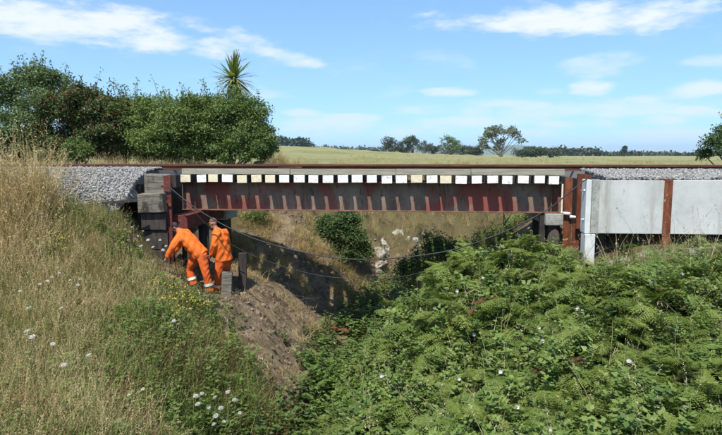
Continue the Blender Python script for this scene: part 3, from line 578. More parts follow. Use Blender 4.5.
cable([(170, 189, -1.44), (196, 214, -1.3), (226, 241, -1.0), (270, 262, -.8), (330, 277, -.7), (398, 277, -.7), (440, 266, -.8), (470, 256, -.9), (500, 244, -1.1)], .007, 'thinner lower cable drooping beneath the long black cable into the ferns')

# ------------------------------------------------------------------ rocks
def on_ground(px, py, h=0.0):
    d = ray(px, py); t = np.arange(3.0, 60, .04); q = CAM[None] + t[:, None] * d[None]
    k = np.where(q[:, 2] <= H(q[:, 0], q[:, 1]) + h)[0]
    return q[k[0]] if len(k) else CAM + d * 20
def rocks():
    lab = 'pale limestone rock cropping out of the gully bank behind the bridge'
    RK = [(368, 246, .34), (378, 252, .42), (388, 258, .3), (374, 262, .36), (384, 244, .26), (398, 236, .3), (410, 240, .34), (420, 246, .26), (404, 250, .22), (362, 256, .24), (392, 268, .2), (426, 238, .24), (316, 236, .2), (308, 246, .16), (365, 240, .2), (372, 238, .18), (380, 240, .24), (371, 254, .26), (386, 250, .28), (381, 262, .24), (366, 264, .2), (396, 244, .24), (403, 233, .22), (413, 233, .24), (416, 241, .2), (424, 233, .2), (409, 246, .2), (432, 243, .18), (376, 270, .2), (390, 264, .18)]
    for (px, py, s) in RK:
        p = on_ground(px, py); r = np.random.default_rng(int(px * 7))
        bm = bmesh.new(); bmesh.ops.create_icosphere(bm, subdivisions=3, radius=1)
        V = np.array([v.co[:] for v in bm.verts])
        for _ in range(11):
            d = r.normal(size=3); d /= np.linalg.norm(d); h = r.uniform(.4, .8); V -= np.outer(np.maximum(V @ d - h, 0), d) * .95
        V += r.normal(size=V.shape) * .045; V *= r.uniform(.6, 1.35, 3) * s
        for v, c in zip(bm.verts, V): v.co = c
        o = link('limestone_rock', bm_mesh('limestone_rock', bm), M['rock']); o.location = p + np.array([0, .12, -.12]); o.rotation_euler = r.uniform(-.4, .4, 3)
        tag(o, 'pale limestone lump in the bare bank left of the dark bush, %s from the left' % nth(px, [q[0] for q in RK if q[0] < 330]) if px < 330 else ('pale limestone rock in the main outcrop under the bridge, %s from its left' % nth(px, [q[0] for q in RK if 330 <= q[0] < 395]) if px < 395 else 'pale limestone rock near the dark round bush, %s from the outcrop' % nth(px, [q[0] for q in RK if q[0] >= 395])), 'rock', 'limestone rocks in the far bank')
rocks()

# ------------------------------------------------------------------ small plant prototypes (numpy)
def rotz(a): c, s = np.cos(a), np.sin(a); z = 0 * a; return np.stack([np.stack([c, -s, z], -1), np.stack([s, c, z], -1), np.stack([z, z, z + 1], -1)], -2)
def rotx(a): c, s = np.cos(a), np.sin(a); z = 0 * a; return np.stack([np.stack([z + 1, z, z], -1), np.stack([z, c, -s], -1), np.stack([z, s, c], -1)], -2)
def blade(r, h, w, lean, az, bx, by, seg=4, droop=1.0):
    """a curved strip; returns V, quads"""
    t = np.linspace(0, 1, seg + 1); out = lean * h * t ** 1.8; z = h * t * (1 - .35 * droop * lean * t)
    ca, sa = math.cos(az), math.sin(az); side = np.array([-sa, ca]); ww = w * (1 - t) ** .7 * .5 + w * .08
    tw = r.uniform(0, 6.28); sx = np.array([math.cos(tw), math.sin(tw)])
    cx = bx + ca * out; cy = by + sa * out
    A = np.stack([cx + sx[0] * ww, cy + sx[1] * ww, z], -1); B = np.stack([cx - sx[0] * ww, cy - sx[1] * ww, z], -1)
    V = np.stack([A, B], 1).reshape(-1, 3); k = np.arange(seg) * 2
    return V, np.stack([k, k + 1, k + 3, k + 2], -1), (cx[-1], cy[-1], z[-1]), np.array([ca * lean, sa * lean, 1.0])
def join(parts):
    VV = []; FF = []; AA = []; o = 0
    for V, F, a in parts: VV.append(V); FF.append(F + o); AA.append(np.full(len(F), a) if np.isscalar(a) else a); o += len(V)
    return np.concatenate(VV), np.concatenate(FF), np.concatenate(AA)
def leafq(pos, d, n, L, w):
    d = d / (np.linalg.norm(d) + 1e-9); s = np.cross(n, d); s /= np.linalg.norm(s) + 1e-9
    return np.array([pos, pos + d * L * .45 + s * w * .5, pos + d * L, pos + d * L * .45 - s * w * .5]), np.array([[0, 1, 2, 3]])
def tuft(seed, nb, h, spread, w, lean, heads=0.0, seg=4):
    r = np.random.default_rng(seed); parts = []
    for _ in range(nb):
        hh = h * r.uniform(.45, 1.05); az = r.uniform(0, 6.28); ln = abs(r.normal(0, lean)) + .05; v0 = r.uniform(-.25, .25)
        V, F, tip, td = blade(r, hh, w * r.uniform(.6, 1.3), ln, az, r.normal(0, spread), r.normal(0, spread), seg); parts.append((V, F, v0))
        if r.random() < heads:
            td = td / np.linalg.norm(td); L = r.uniform(.1, .2)
            for k in range(10):
                p = np.array(tip) + td * L * (k / 9 - .55); d = r.normal(size=3) * .8 + td * .9
                V, F = leafq(p, d, r.normal(size=3), r.uniform(.02, .04), r.uniform(.006, .011)); parts.append((V, F, .25 + v0 * .3))
    return join(parts)
def frond(seed, n=18, sub=12):
    """a bracken frond lying along +X, about 1 long: pinnae that carry rows of small pointed pinnules (triangles)"""
    r = np.random.default_rng(seed); V = []; A = []
    droop = r.uniform(.25, .5); curl = r.uniform(-.12, .12)
    mid = lambda t: np.array([t * (1 - .1 * t), curl * t * t, .18 * t - droop * t * t])
    def tri(p, d, side, L, w, a):
        V.extend((p - side * w * .5, p + side * w * .5, p + d * L)); A.append(a)
    for i in range(n):
        t = .1 + .88 * (i / n) ** .95; Lp = .5 * (1 - t) ** .85 * r.uniform(.85, 1.1) + .02
        if t < .2: Lp *= .8
        b = mid(t); tg = mid(t + .02) - b; tg /= np.linalg.norm(tg)
        for s in (-1, 1):
            d = np.array([tg[0] * .55, s * .84, tg[2] - .1 + r.normal(0, .12)]); d /= np.linalg.norm(d); up = np.array([0, 0, 1.0]) + r.normal(0, .22, 3)
            ns = max(2, int(sub * Lp / .45 + 1.5)); sd = np.cross(up, d); sd /= np.linalg.norm(sd)
            for k in range(ns):
                u = (k + .5) / ns; p = b + d * Lp * u + np.array([0, 0, -.25 * Lp * u * u]); lw = Lp * .27 * (1 - u) ** .75 + .012
                for q in (-1, 1):
                    dd = sd * q + d * r.uniform(.25, .7) + np.array([0, 0, r.normal(-.15, .2)]); tri(p, dd / np.linalg.norm(dd), d, lw * r.uniform(.75, 1.15), Lp / ns * .95, r.uniform(-.07, .07) + .12 * u)
            tri(b + d * Lp * .85, d, sd, Lp * .2, .02, .12); tri(b, d, sd, Lp, .008, .2)
    P0 = np.array([-.35, 0, -.5]); P1 = mid(.0); P2 = mid(.5); P3 = mid(.95); w = np.array([0, .006, 0])
    for a_, c in ((P0, P1), (P1, P2), (P2, P3)):
        V.extend((a_ - w, a_ + w, c + w, a_ - w, c + w, c - w)); A.extend((.35, .35))
    V = np.array(V); return V, np.arange(len(V)).reshape(-1, 3), np.array(A)
def sprig(seed, nl=12, h=.4, L=.07, w=.045, lean=.5):
    r = np.random.default_rng(seed); parts = []; az = r.uniform(0, 6.28); ln = r.uniform(.1, lean)
    V, F, tip, td = blade(r, h, .008, ln, az, 0, 0, 3); parts.append((V, F, -.1))
    for k in range(nl):
        t = .25 + .75 * k / nl; p = np.array([math.cos(az) * ln * h * t ** 1.8, math.sin(az) * ln * h * t ** 1.8, h * t * (1 - .35 * ln * t)])
        a = k * 2.4 + r.uniform(-.4, .4); d = np.array([math.cos(a), math.sin(a), r.uniform(-.1, .55)])
        for j in ((-.6, 0, .6) if r.random() < .5 else (0,)):
            dd = np.array([math.cos(a + j), math.sin(a + j), d[2]])
            V, F = leafq(p + dd * .015, dd, np.array([0, 0, 1.0]) + r.normal(0, .35, 3), L * r.uniform(.6, 1.25), w * r.uniform(.7, 1.2)); parts.append((V, F, r.uniform(-.15, .15) + .12 * t))
    return join(parts)
def instanced(name, protos, pos, R, scale, which, var, material):
    """points that carry turn, size, kind and tone; geometry nodes set a small plant on each"""
    pc = bpy.data.collections.new(name + '_kinds')
    for k, (V, F, a) in enumerate(protos):
        me = np_mesh('%s_kind' % name, V, F, a + RNG.uniform(-.05, .05, len(a))); me.materials.append(material); pc.objects.link(bpy.data.objects.new('%s_kind_%02d' % (name, k), me))
    me = bpy.data.meshes.new(name); n = len(pos); me.vertices.add(n); me.vertices.foreach_set('co', np.asarray(pos, np.float32).ravel())
    eu = np.stack([np.arctan2(R[:, 2, 1], R[:, 2, 2]), -np.arcsin(np.clip(R[:, 2, 0], -1, 1)), np.arctan2(R[:, 1, 0], R[:, 0, 0])], -1)
    for nm, ty, key, arr in (('turn', 'FLOAT_VECTOR', 'vector', eu), ('size', 'FLOAT', 'value', scale), ('sort', 'INT', 'value', which), ('iv', 'FLOAT', 'value', var)):
        at_ = me.attributes.new(nm, ty, 'POINT'); at_.data.foreach_set(key, np.asarray(arr, np.int32 if ty == 'INT' else np.float32).ravel())
    me.materials.append(material); o = bpy.data.objects.new(name, me); COL.objects.link(o)
    ng = bpy.data.node_groups.new(name + '_plants', 'GeometryNodeTree'); ng.interface.new_socket('Geometry', in_out='INPUT', socket_type='NodeSocketGeometry'); ng.interface.new_socket('Geometry', in_out='OUTPUT', socket_type='NodeSocketGeometry')
    N = ng.nodes.new; L = ng.links.new; gi = N('NodeGroupInput'); go = N('NodeGroupOutput'); ip = N('GeometryNodeInstanceOnPoints'); ci = N('GeometryNodeCollectionInfo')
    ci.inputs['Collection'].default_value = pc; ci.inputs['Separate Children'].default_value = True; ci.inputs['Reset Children'].default_value = True
    def na(nm, ty): q = N('GeometryNodeInputNamedAttribute'); q.data_type = ty; q.inputs['Name'].default_value = nm; return q.outputs['Attribute']
    er = N('FunctionNodeEulerToRotation'); L(na('turn', 'FLOAT_VECTOR'), er.inputs[0])
    L(gi.outputs[0], ip.inputs['Points']); L(ci.outputs[0], ip.inputs['Instance']); ip.inputs['Pick Instance'].default_value = True
    L(na('sort', 'INT'), ip.inputs['Instance Index']); L(er.outputs[0], ip.inputs['Rotation']); L(na('size', 'FLOAT'), ip.inputs['Scale']); L(ip.outputs[0], go.inputs[0])
    md = o.modifiers.new('plants', 'NODES'); md.node_group = ng; return o
def scatter(name, protos, x, y, scale, var, material, label, cat, lift=0.0, tilt=.15, yaw=None, bake_it=False):
    n = len(x); P = [(V, F) for V, F, a in protos]; A = [a for V, F, a in protos]
    z = H(x, y) + lift; yaw = RNG.uniform(0, 6.28, n) if yaw is None else yaw
    R = rotz(RNG.uniform(0, 6.28, n)) @ rotx(RNG.normal(0, tilt, n)); R = R @ rotz(yaw) if tilt else rotz(yaw)
    if bake_it:
        V, F, a = bake(P, np.stack([x, y, z], -1), R, scale, RNG.integers(0, len(P), n), var, A, .05); o = link(name, np_mesh(name, V, F, a), material)
    else: o = instanced(name, protos, np.stack([x, y, z], -1), R, scale, RNG.integers(0, len(P), n), var, material)
    tag(o, label, cat, kind='stuff'); return o
def pick(n, x0, x1, y0, y1, wf):
    """n points in a world rectangle, thinned by a weight function of position"""
    X = []; Y = []; c = 0
    for _ in range(60):
        x = RNG.uniform(x0, x1, n * 2); y = RNG.uniform(y0, y1, n * 2)
        d = np.hypot(x - CAM[0], y - CAM[1]); k = RNG.random(n * 2) < wf(x, y) * np.minimum(1, (7.0 / d) ** .8)
        # only ground the photograph looks at, with a wide margin
        ax = (x - CAM[0]) * _R[0] + (y - CAM[1]) * _R[1]; dep = (x - CAM[0]) * -math.sin(YAW) + (y - CAM[1]) * math.cos(YAW)
        k &= np.abs(ax) < dep * .72 + 1.2
        X.append(x[k]); Y.append(y[k]); c += k.sum()
        if c >= n: break
    return np.concatenate(X)[:n], np.concatenate(Y)[:n]
def patch(x, y, f=1.0, ph=0.0):
    return .5 + .5 * np.sin(1.3 * f * x + 2.1 * np.sin(.9 * f * y + ph) + ph) * np.cos(1.1 * f * y + 1.7 * np.sin(.8 * f * x + 2 * ph))
sS = lambda x, y: x - xs(y)
# left slope: tall dry grass over green, thinning towards the gully
def w_left(x, y): return ss(-1.5, -2.5, sS(x, y) - 1.35 * ss(-2.4, -4.2, y)) * ss(-1.75, -2.25, y + .35 * ss(-5.2, -4.2, x)) * (ss(-9.5, -9, y))
def w_dry(x, y): return w_left(x, y) * (.12 + .88 * ss(-2.2, -4.6, sS(x, y) + .8 * (patch(x, y) - .5) - 2.0 * ss(-4.8, -7.2, y))) * (.45 + .55 * patch(x, y, 1.5, 1))
tall = [tuft(100 + i, 13, 1.0, .08, .0085, .42, .5, 6) for i in range(8)]
mid = [tuft(140 + i, 22, .5, .06, .007, .5, .1, 4) for i in range(6)]
x, y = pick(2700, -12, 1, -9.3, -1.9, w_dry)
hs = (.74 + .3 * ss(-3.0, -7.0, x) * ss(-6, -3, y)) * (1 - .42 * ss(-3.3, -2.4, y) * ss(-6.6, -6.0, x))
scatter('dry_grass', tall, x, y, RNG.uniform(.65, 1.1, len(x)) * hs, .5 + .45 * patch(x, y, 1.3, 2) + RNG.uniform(-.35, .25, len(x)), M['drygrass'], 'tall straw-coloured seeding grass on the near slope beside the track', 'dry grass', bake_it=True)
x, y = pick(3600, -12, 1, -9.3, -1.8, lambda x, y: w_left(x, y) * (.2 + .8 * patch(x, y, 1.2, 3)) * (.35 + .65 * ss(-2.0, -3.4, sS(x, y))))
scatter('green_grass', mid, x, y, RNG.uniform(.5, 1.1, len(x)), .3 + .5 * patch(x, y, 1.1, 1) + RNG.uniform(-.2, .3, len(x)), M['greengrass'], 'green grass growing under the straw-coloured stalks on the near slope', 'grass')
sp2 = [sprig(400 + i, 13, .5, .055 + .006 * i, .034 + .004 * i, .7) for i in range(8)]
sp = [sprig(200 + i, 12, .42, .06, .032, .6) for i in range(7)]
x, y = pick(3700, -8, 1, -9.3, -1.7, lambda x, y: w_left(x, y) * ss(-5.8, -2.6, sS(x, y) + 1.6 * (patch(x, y, 1.3, 4) - .5)) * ss(-.9, -1.7, sS(x, y) - 1.1 * ss(-2.4, -4.2, y)) )
scatter('leafy_weeds', sp, x, y, RNG.uniform(.6, 1.15, len(x)), RNG.uniform(.25, .8, len(x)), M['herb'], 'low leafy green weeds along the lower edge of the grassy slope', 'weeds')
x, y = pick(420, -6, 1, -8.5, -2.0, lambda x, y: w_left(x, y) * ss(-5.0, -2.8, sS(x, y)) * ss(.6, .8, patch(x, y, 1.7, 5)))
x = np.concatenate([x, RNG.uniform(-2.8, -1.0, 130)]); y = np.concatenate([y, RNG.uniform(-5.6, -3.2, 130)])
scatter('dead_stalks', [tuft(240 + i, 14, .6, .09, .01, .9, .0, 4) for i in range(4)], x, y, RNG.uniform(.6, 1.1, len(x)), RNG.uniform(.1, .9, len(x)), M['deadfern'], 'reddish brown dead stalks tangled in the grassy slope', 'dead stalks')
x, y = pick(300, -9.5, -5, -3.4, -1.95, lambda x, y: ss(-5.9, -6.6, x) * ss(-3.6, -3, y))
scatter('tall_grass', tall, x, y, RNG.uniform(.9, 1.3, len(x)) * (1 + .45 * ss(-5.9, -6.6, x)), RNG.uniform(.3, 1, len(x)), M['drygrass'], 'tallest pale seeding grass standing against the ballast at the photo edge', 'dry grass')
x, y = pick(330, -9, 0, -9.3, -2.2, lambda x, y: w_left(x, y) * ss(.5, .75, patch(x, y, .9, 8)) * (1 - .6 * ss(-5, -7, y)) * (.4 + .6 * ss(-2.2, -3.2, sS(x, y))))
scatter('long_green_grass', [tuft(120 + i, 20, .8, .06, .011, .65, .05, 6) for i in range(5)], x, y, RNG.uniform(.6, 1.1, len(x)), RNG.uniform(.2, .85, len(x)), M['greengrass'], 'clumps of long arching green grass among the dry stalks', 'grass', bake_it=True)
x = RNG.uniform(-6.3, -4.75, 170); y = RNG.uniform(-2.5, -1.72, 170)
scatter('abutment_weeds', sp, x, y, RNG.uniform(.4, .9, len(x)), RNG.uniform(.3, .9, len(x)), M['herb'], 'leafy weeds crowding the foot of the ballast beside the timber abutment', 'weeds')
x = RNG.uniform(-6.4, -4.8, 120); y = RNG.uniform(-2.6, -1.8, 120)
scatter('abutment_grass', mid, x, y, RNG.uniform(.5, .9, len(x)), RNG.uniform(.3, .95, len(x)), M['drygrass'], 'straw grass at the foot of the ballast beside the timber abutment', 'dry grass')
# bare bank: matted dry tufts hanging down it, and sparse green
def w_bank(x, y): return ss(-4.6, -3.6, sS(x, y)) * ss(-.3, -.9, sS(x, y)) * ss(-5.5, -4, y) * ss(9, 7, y)
x, y = pick(1600, -6, 1, -5.5, 9, lambda x, y: w_bank(x, y) * (.02 + ss(.5, .8, patch(x, y, 1.9, 2))) * (.25 + .75 * ss(1.2, 2.6, y)))
scatter('matted_grass', [tuft(260 + i, 20, .3, .07, .008, 1.3, 0, 4) for i in range(6)], x, y, RNG.uniform(.5, 1.2, len(x)), RNG.uniform(.3, 1, len(x)), M['drygrass'], 'short matted dry grass trailing over the bare earth bank', 'dry grass')
x, y = pick(1500, -4, 1.5, -7, 8, lambda x, y: ss(-.9, -.3, sS(x, y) - .6 * (patch(x, y, 1.5, 2) - .5) + .15 * ss(-3.4, -4.6, y)) * ss(1.6, .8, sS(x, y)))
scatter('gully_weeds', sp2, x, y, RNG.uniform(.7, 1.4, len(x)), RNG.uniform(.1, .6, len(x)), M['herb'], 'dark green weeds crowding the bottom of the gully', 'weeds')
def clods():
    x, y = pick(6500, -5, 1, -5.5, 7, lambda x, y: ss(-4.2, -3.2, sS(x, y)) * ss(.2, -.4, sS(x, y)) * (.3 + .7 * patch(x, y, 2.2, 3)))
    V, F, a = bake(blob_protos(6, 1, 9), np.stack([x, y, H(x, y)], -1), rand_rot(len(x)), .01 + .075 * RNG.random(len(x)) ** 4, RNG.integers(0, 6, len(x)), RNG.beta(2, 2, len(x)))
    tag(link('soil_clods', np_mesh('soil_clods', V, F, a), mat('clod', LS((.06, .042, .027), (.14, .1, .065), (.28, .22, .15)), .95, 8, attr=True, coords='World')), 'crumbled earth and small stones strewn on the bare bank', 'soil', kind='stuff')
    x, y = pick(900, -5, 1, -4.5, 3, lambda x, y: ss(-4.0, -3.2, sS(x, y)) * ss(-.2, -.7, sS(x, y)))
    P = [join([(lambda b: (b[0][:, [2, 1, 0]] * np.array([1, 1, .25]) + np.array([0, 0, .015]), b[1], .2 * k))(blade(np.random.default_rng(700 + 9 * q + k), .5, .007, .5, k * 2.1, 0, k * .02 - .04, 5)) for k in range(4)]) for q in range(5)]
    g = 1e-2; gxx = (H(x + g, y) - H(x - g, y)) / (2 * g); gyy = (H(x, y + g) - H(x, y - g)) / (2 * g); down = np.stack([-gxx, -gyy, -(gxx ** 2 + gyy ** 2)], -1); down /= np.linalg.norm(down, axis=1, keepdims=True) + 1e-9
    nrm = np.stack([-gxx, -gyy, 1 + 0 * gxx], -1); nrm /= np.linalg.norm(nrm, axis=1, keepdims=True); sd = np.cross(nrm, down); R = np.stack([down, sd, nrm], -1)
    V, F, a = bake([p[:2] for p in P], np.stack([x, y, H(x, y)], -1), R, RNG.uniform(.5, 1.3, len(x)), RNG.integers(0, 5, len(x)), RNG.uniform(.1, .9, len(x)))
    tag(link('straw_litter', np_mesh('straw_litter', V, F, a), M['stem']), 'dead straw and roots hanging down the bare earth bank', 'straw', kind='stuff')
clods()
# far bank behind the bridge
def w_far(x, y): return ss(2.8, 3.4, y) * ss(.2, .8, np.abs(sS(x, y)))
x, y = pick(2100, -7, 9, 2.8, 15, lambda x, y: w_far(x, y) * (.3 + .7 * patch(x, y, 1.1, 6)) * (.25 + .75 * ss(-2.5, -1, sS(x, y)) + .75 * ss(-3.8, -5, sS(x, y))))
scatter('bank_grass', mid, x, y, RNG.uniform(.45, 1.35, len(x)), RNG.uniform(.15, .9, len(x)), M['drygrass'], 'rough half-dry grass on the bank seen under the bridge', 'grass')
x, y = pick(1500, -7, 9, 2.8, 15, lambda x, y: w_far(x, y) * ss(.45, .7, patch(x, y, 1.0, 1)) * ss(-3, 0, sS(x, y)))
scatter('bank_weeds', sp, x, y, RNG.uniform(.7, 1.3, len(x)), RNG.uniform(.2, .9, len(x)), M['herb'], 'scattered green weeds on the bank seen under the bridge', 'weeds')
# verge behind the rails
x = RNG.uniform(-16, -3.5, 900); y = 3.4 + RNG.random(900) * 2.5
scatter('verge_grass', [tuft(280 + i, 16, .55, .08, .009, .4, .3, 4) for i in range(5)], x, y, RNG.uniform(.5, 1.1, len(x)), RNG.uniform(.2, .95, len(x)), M['drygrass'], 'pale grass verge between the rails and the shrubs', 'grass')
x = RNG.uniform(-6, 40, 1200); y = 14 + RNG.random(1200) ** 1.3 * 45
scatter('pasture_grass', [tuft(290 + i, 16, .4, .14, .016, .5, .2, 3) for i in range(5)], x, y, RNG.uniform(.4, .9, len(x)), RNG.uniform(.2, .8, len(x)), M['drygrass'], 'tufts of grass across the open pasture beyond the line', 'grass')
# right bank: bracken with brambles and bindweed
def w_right(x, y): return ss(.1, .6, sS(x, y)) * ss(-1.55, -1.9, y - .8 * ss(4.9, 4.2, x)) * ss(-10, -9.5, y)
fr = [frond(300 + i, 16, 10) for i in range(10)]; fl = [frond(320 + i, 13, 8) for i in range(5)]
def mound(x, y): return patch(x, y, 1.15, 3) * .6 + patch(x, y, 2.3, 1) * .4
def veg_h(x, y): return (1 - .6 * ss(4.3, 5.0, x) * ss(-4.0, -2.8, y)) * (1 - .7 * ss(3.5, 4.2, x) * ss(-3.3, -2.3, y)) * (.2 + .78 * mound(x, y) * ss(.5, 2.5, sS(x, y)) + .14 * ss(4.6, 3.0, x) * ss(-3.5, -2, y))
x, y = pick(3300, -1, 11, -9.4, -1.2, lambda x, y: w_right(x, y) * (.3 + .7 * ss(.6, 2.0, sS(x, y))) * (1 - .9 * ss(4.5, 5.1, x) * ss(-2.9, -2.5, y)) * (1 - .6 * ss(3.7, 4.3, x) * ss(-2.3, -1.8, y)))
bx, by = x, y
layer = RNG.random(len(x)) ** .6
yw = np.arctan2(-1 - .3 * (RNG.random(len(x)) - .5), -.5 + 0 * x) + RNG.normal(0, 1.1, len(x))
bvar = .12 + .45 * layer + .3 * (mound(x, y) - .4) + RNG.uniform(-.28, .28, len(x)); bs_ = RNG.uniform(.34, .78, len(x)); near_ = np.hypot(x - CAM[0], y - CAM[1]) < 9.0  # gap shade put into the tone: darker for low fronds and hollows
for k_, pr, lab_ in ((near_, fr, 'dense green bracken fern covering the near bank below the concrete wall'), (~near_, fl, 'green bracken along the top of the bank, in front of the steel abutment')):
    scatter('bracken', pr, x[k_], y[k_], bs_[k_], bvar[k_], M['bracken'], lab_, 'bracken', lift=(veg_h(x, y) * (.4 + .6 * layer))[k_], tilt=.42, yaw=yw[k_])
x, y = pick(2900, -1, 11, -9.4, -1.2, lambda x, y: w_right(x, y) * (.22 + .78 * ss(.45, .75, patch(x, y, 1.3, 5))) * (.4 + .6 * ss(2.8, .8, sS(x, y)) + .3 * ss(-4, -7, y)))
k = ~((x > 4.4) & (y > -3.1)); x, y = x[k], y[k]
scatter('brambles', sp2, x, y, RNG.uniform(.6, 1.15, len(x)), RNG.uniform(.25, .95, len(x)), M['herb'], 'leafy brambles and bindweed threading through the bracken', 'brambles', lift=veg_h(x, y) * RNG.uniform(.45, .85, len(x)), tilt=.35)
_c = [on_ground(*q, .6) for q in ((505, 282), (515, 292), (700, 385), (712, 392), (575, 405), (680, 292))]
x = np.concatenate([c[0] + RNG.normal(0, .45, 5) for c in _c]); y = np.concatenate([c[1] + RNG.normal(0, .4, 5) for c in _c])
scatter('dead_bracken', [frond(330 + i) for i in range(3)], x, y, RNG.uniform(.22, .45, len(x)), RNG.uniform(.1, .9, len(x)), M['deadfern'], 'rust-coloured dead bracken fronds among the green ones', 'dead bracken', lift=veg_h(x, y) * .95, tilt=.25)
x, y = pick(520, 3.8, 11, -3.4, -2.15, lambda x, y: ss(-3.5, -3, y) * ss(3.9, 5, x) * (.15 + .85 * ss(.3, .7, patch(x, y, 1.9, 1))) * ss(-2.05, -2.6, y))
scatter('wall_grass', mid, x, y, RNG.uniform(.35, .8, len(x)), RNG.uniform(.35, 1, len(x)), M['greengrass'], 'green and straw grass along the foot of the concrete wall', 'grass')
x, y = pick(380, 0, 11, -9, -2, lambda x, y: w_right(x, y))
scatter('dry_stems', [tuft(350 + i, 3, 1.1, .03, .007, .5, .5, 5) for i in range(5)], x, y, RNG.uniform(.7, 1.15, len(x)), RNG.uniform(.4, 1, len(x)), M['stem'], 'pale dry grass stems poking out of the bracken', 'dry stems', lift=.1)
x, y = pick(380, 3.8, 11, -3.6, -2.1, lambda x, y: ss(4.3, 5, x))
scatter('wall_weeds', sp, x, y, RNG.uniform(.4, .85, len(x)), RNG.uniform(.4, 1, len(x)), M['herb'], 'light green leafy weeds on the strip of ground below the concrete wall', 'weeds')
x, y = pick(90, 4.4, 11, -3.4, -2.1, lambda x, y: ss(4.4, 5, x))
scatter('wall_straw', tall, x, y, RNG.uniform(.35, .6, len(x)), RNG.uniform(.4, 1, len(x)), M['drygrass'], 'straw stalks along the foot of the concrete wall', 'dry grass')
# a pale grass clump spilling over at the bottom of the gully
x, y = pick(160, -.4, 1.0, -6.5, -3.9, lambda x, y: ss(-.1, .3, sS(x, y)) * ss(1.2, .8, sS(x, y)))
scatter('arching_grass', [tuft(370 + i, 26, .75, .05, .01, .9, .05, 5) for i in range(3)], x, y, RNG.uniform(.6, 1.0, len(x)), RNG.uniform(.3, .9, len(x)), M['greengrass'], 'arching grey-green grass at the very bottom of the gully', 'grass')

# ------------------------------------------------------------------ shrubs and trees
def leaves_mesh(name, pos, nrm, size, asp, var, r):
    n = len(pos); d = r.normal(size=(n, 3)); d -= (d * nrm).sum(1, keepdims=True) * nrm; d /= np.linalg.norm(d, axis=1, keepdims=True) + 1e-9
    s = np.cross(nrm, d); L = size[:, None]; w = L * asp
    V = np.stack([pos, pos + d * L * .5 + s * w * .5 + nrm * L * .08, pos + d * L, pos + d * L * .5 - s * w * .5 + nrm * L * .08], 1).reshape(-1, 3)
    return np_mesh(name, V, np.arange(4 * n).reshape(n, 4), np.clip(var, 0, 1))
def crown_points(clumps, per, r, sub=16, spread=.2, fill=.25):
    """clumps: (centre, radii). Leaves gather in sprays near each clump's surface, so gaps and dark hollows stay between them."""
    P = []; Nn = []; A = []; tips = []
    for (c, rad) in clumps:
        c = np.array(c, float); rad = np.array(rad, float) * np.ones(3); cv = r.uniform(-.12, .12); vol = float(np.prod(rad)) ** (1 / 3)
        ns = max(4, int(sub)); d = r.normal(size=(ns, 3)); d /= np.linalg.norm(d, axis=1, keepdims=True); d[:, 2] = np.where(d[:, 2] < -.5, -d[:, 2], d[:, 2])
        k = np.where(r.random(ns) < fill, r.uniform(.2, .7, ns), r.uniform(.75, 1.08, ns)); sc = c + d * k[:, None] * rad
        m = max(3, int(per / ns))
        for j in range(ns):
            e = r.normal(size=(m, 3)) * np.array([1, 1, .75]) * vol * spread
            P.append(sc[j] + e); nn = r.normal(size=(m, 3)) * .75 + d[j] * .5 + np.array([0, 0, .55]); Nn.append(nn)
            A.append(np.full(m, .48 + cv + r.uniform(-.26, .26)) + r.uniform(-.18, .18, m)); tips.append(sc[j])
    N_ = np.concatenate(Nn); N_ /= np.linalg.norm(N_, axis=1, keepdims=True)
    return np.concatenate(P), N_, np.concatenate(A), np.array(tips)
def woody(bm, base, clumps, r, r0, tips=None, ntips=0, n=6, fork=.35):
    base = Vector(base)
    for (c, rad) in clumps:
        c = Vector(c); f = base.lerp(c, fork); f.x = base.x + (c.x - base.x) * fork * .5; f.y = base.y + (c.y - base.y) * fork * .5
        m = f.lerp(c, .5) + Vector(r.normal(0, .05, 3) * (c - base).length)
        tube(bm, [base + Vector(r.normal(0, r0 * .4, 3)) * .5, f, m, c], [r0, r0 * .65, r0 * .42, r0 * .18], n)
    if tips is not None and ntips:
        cs = np.array([c for c, _ in clumps])
        for k in r.choice(len(tips), min(ntips, len(tips)), False):
            t = tips[k]; c = cs[((cs - t) ** 2).sum(1).argmin()]; q = Vector(t + (t - c) * .12)
            tube(bm, [Vector(c), Vector((t + c) / 2) + Vector(r.normal(0, .04, 3)), q], [r0 * .16, r0 * .1, r0 * .05], 4, False)
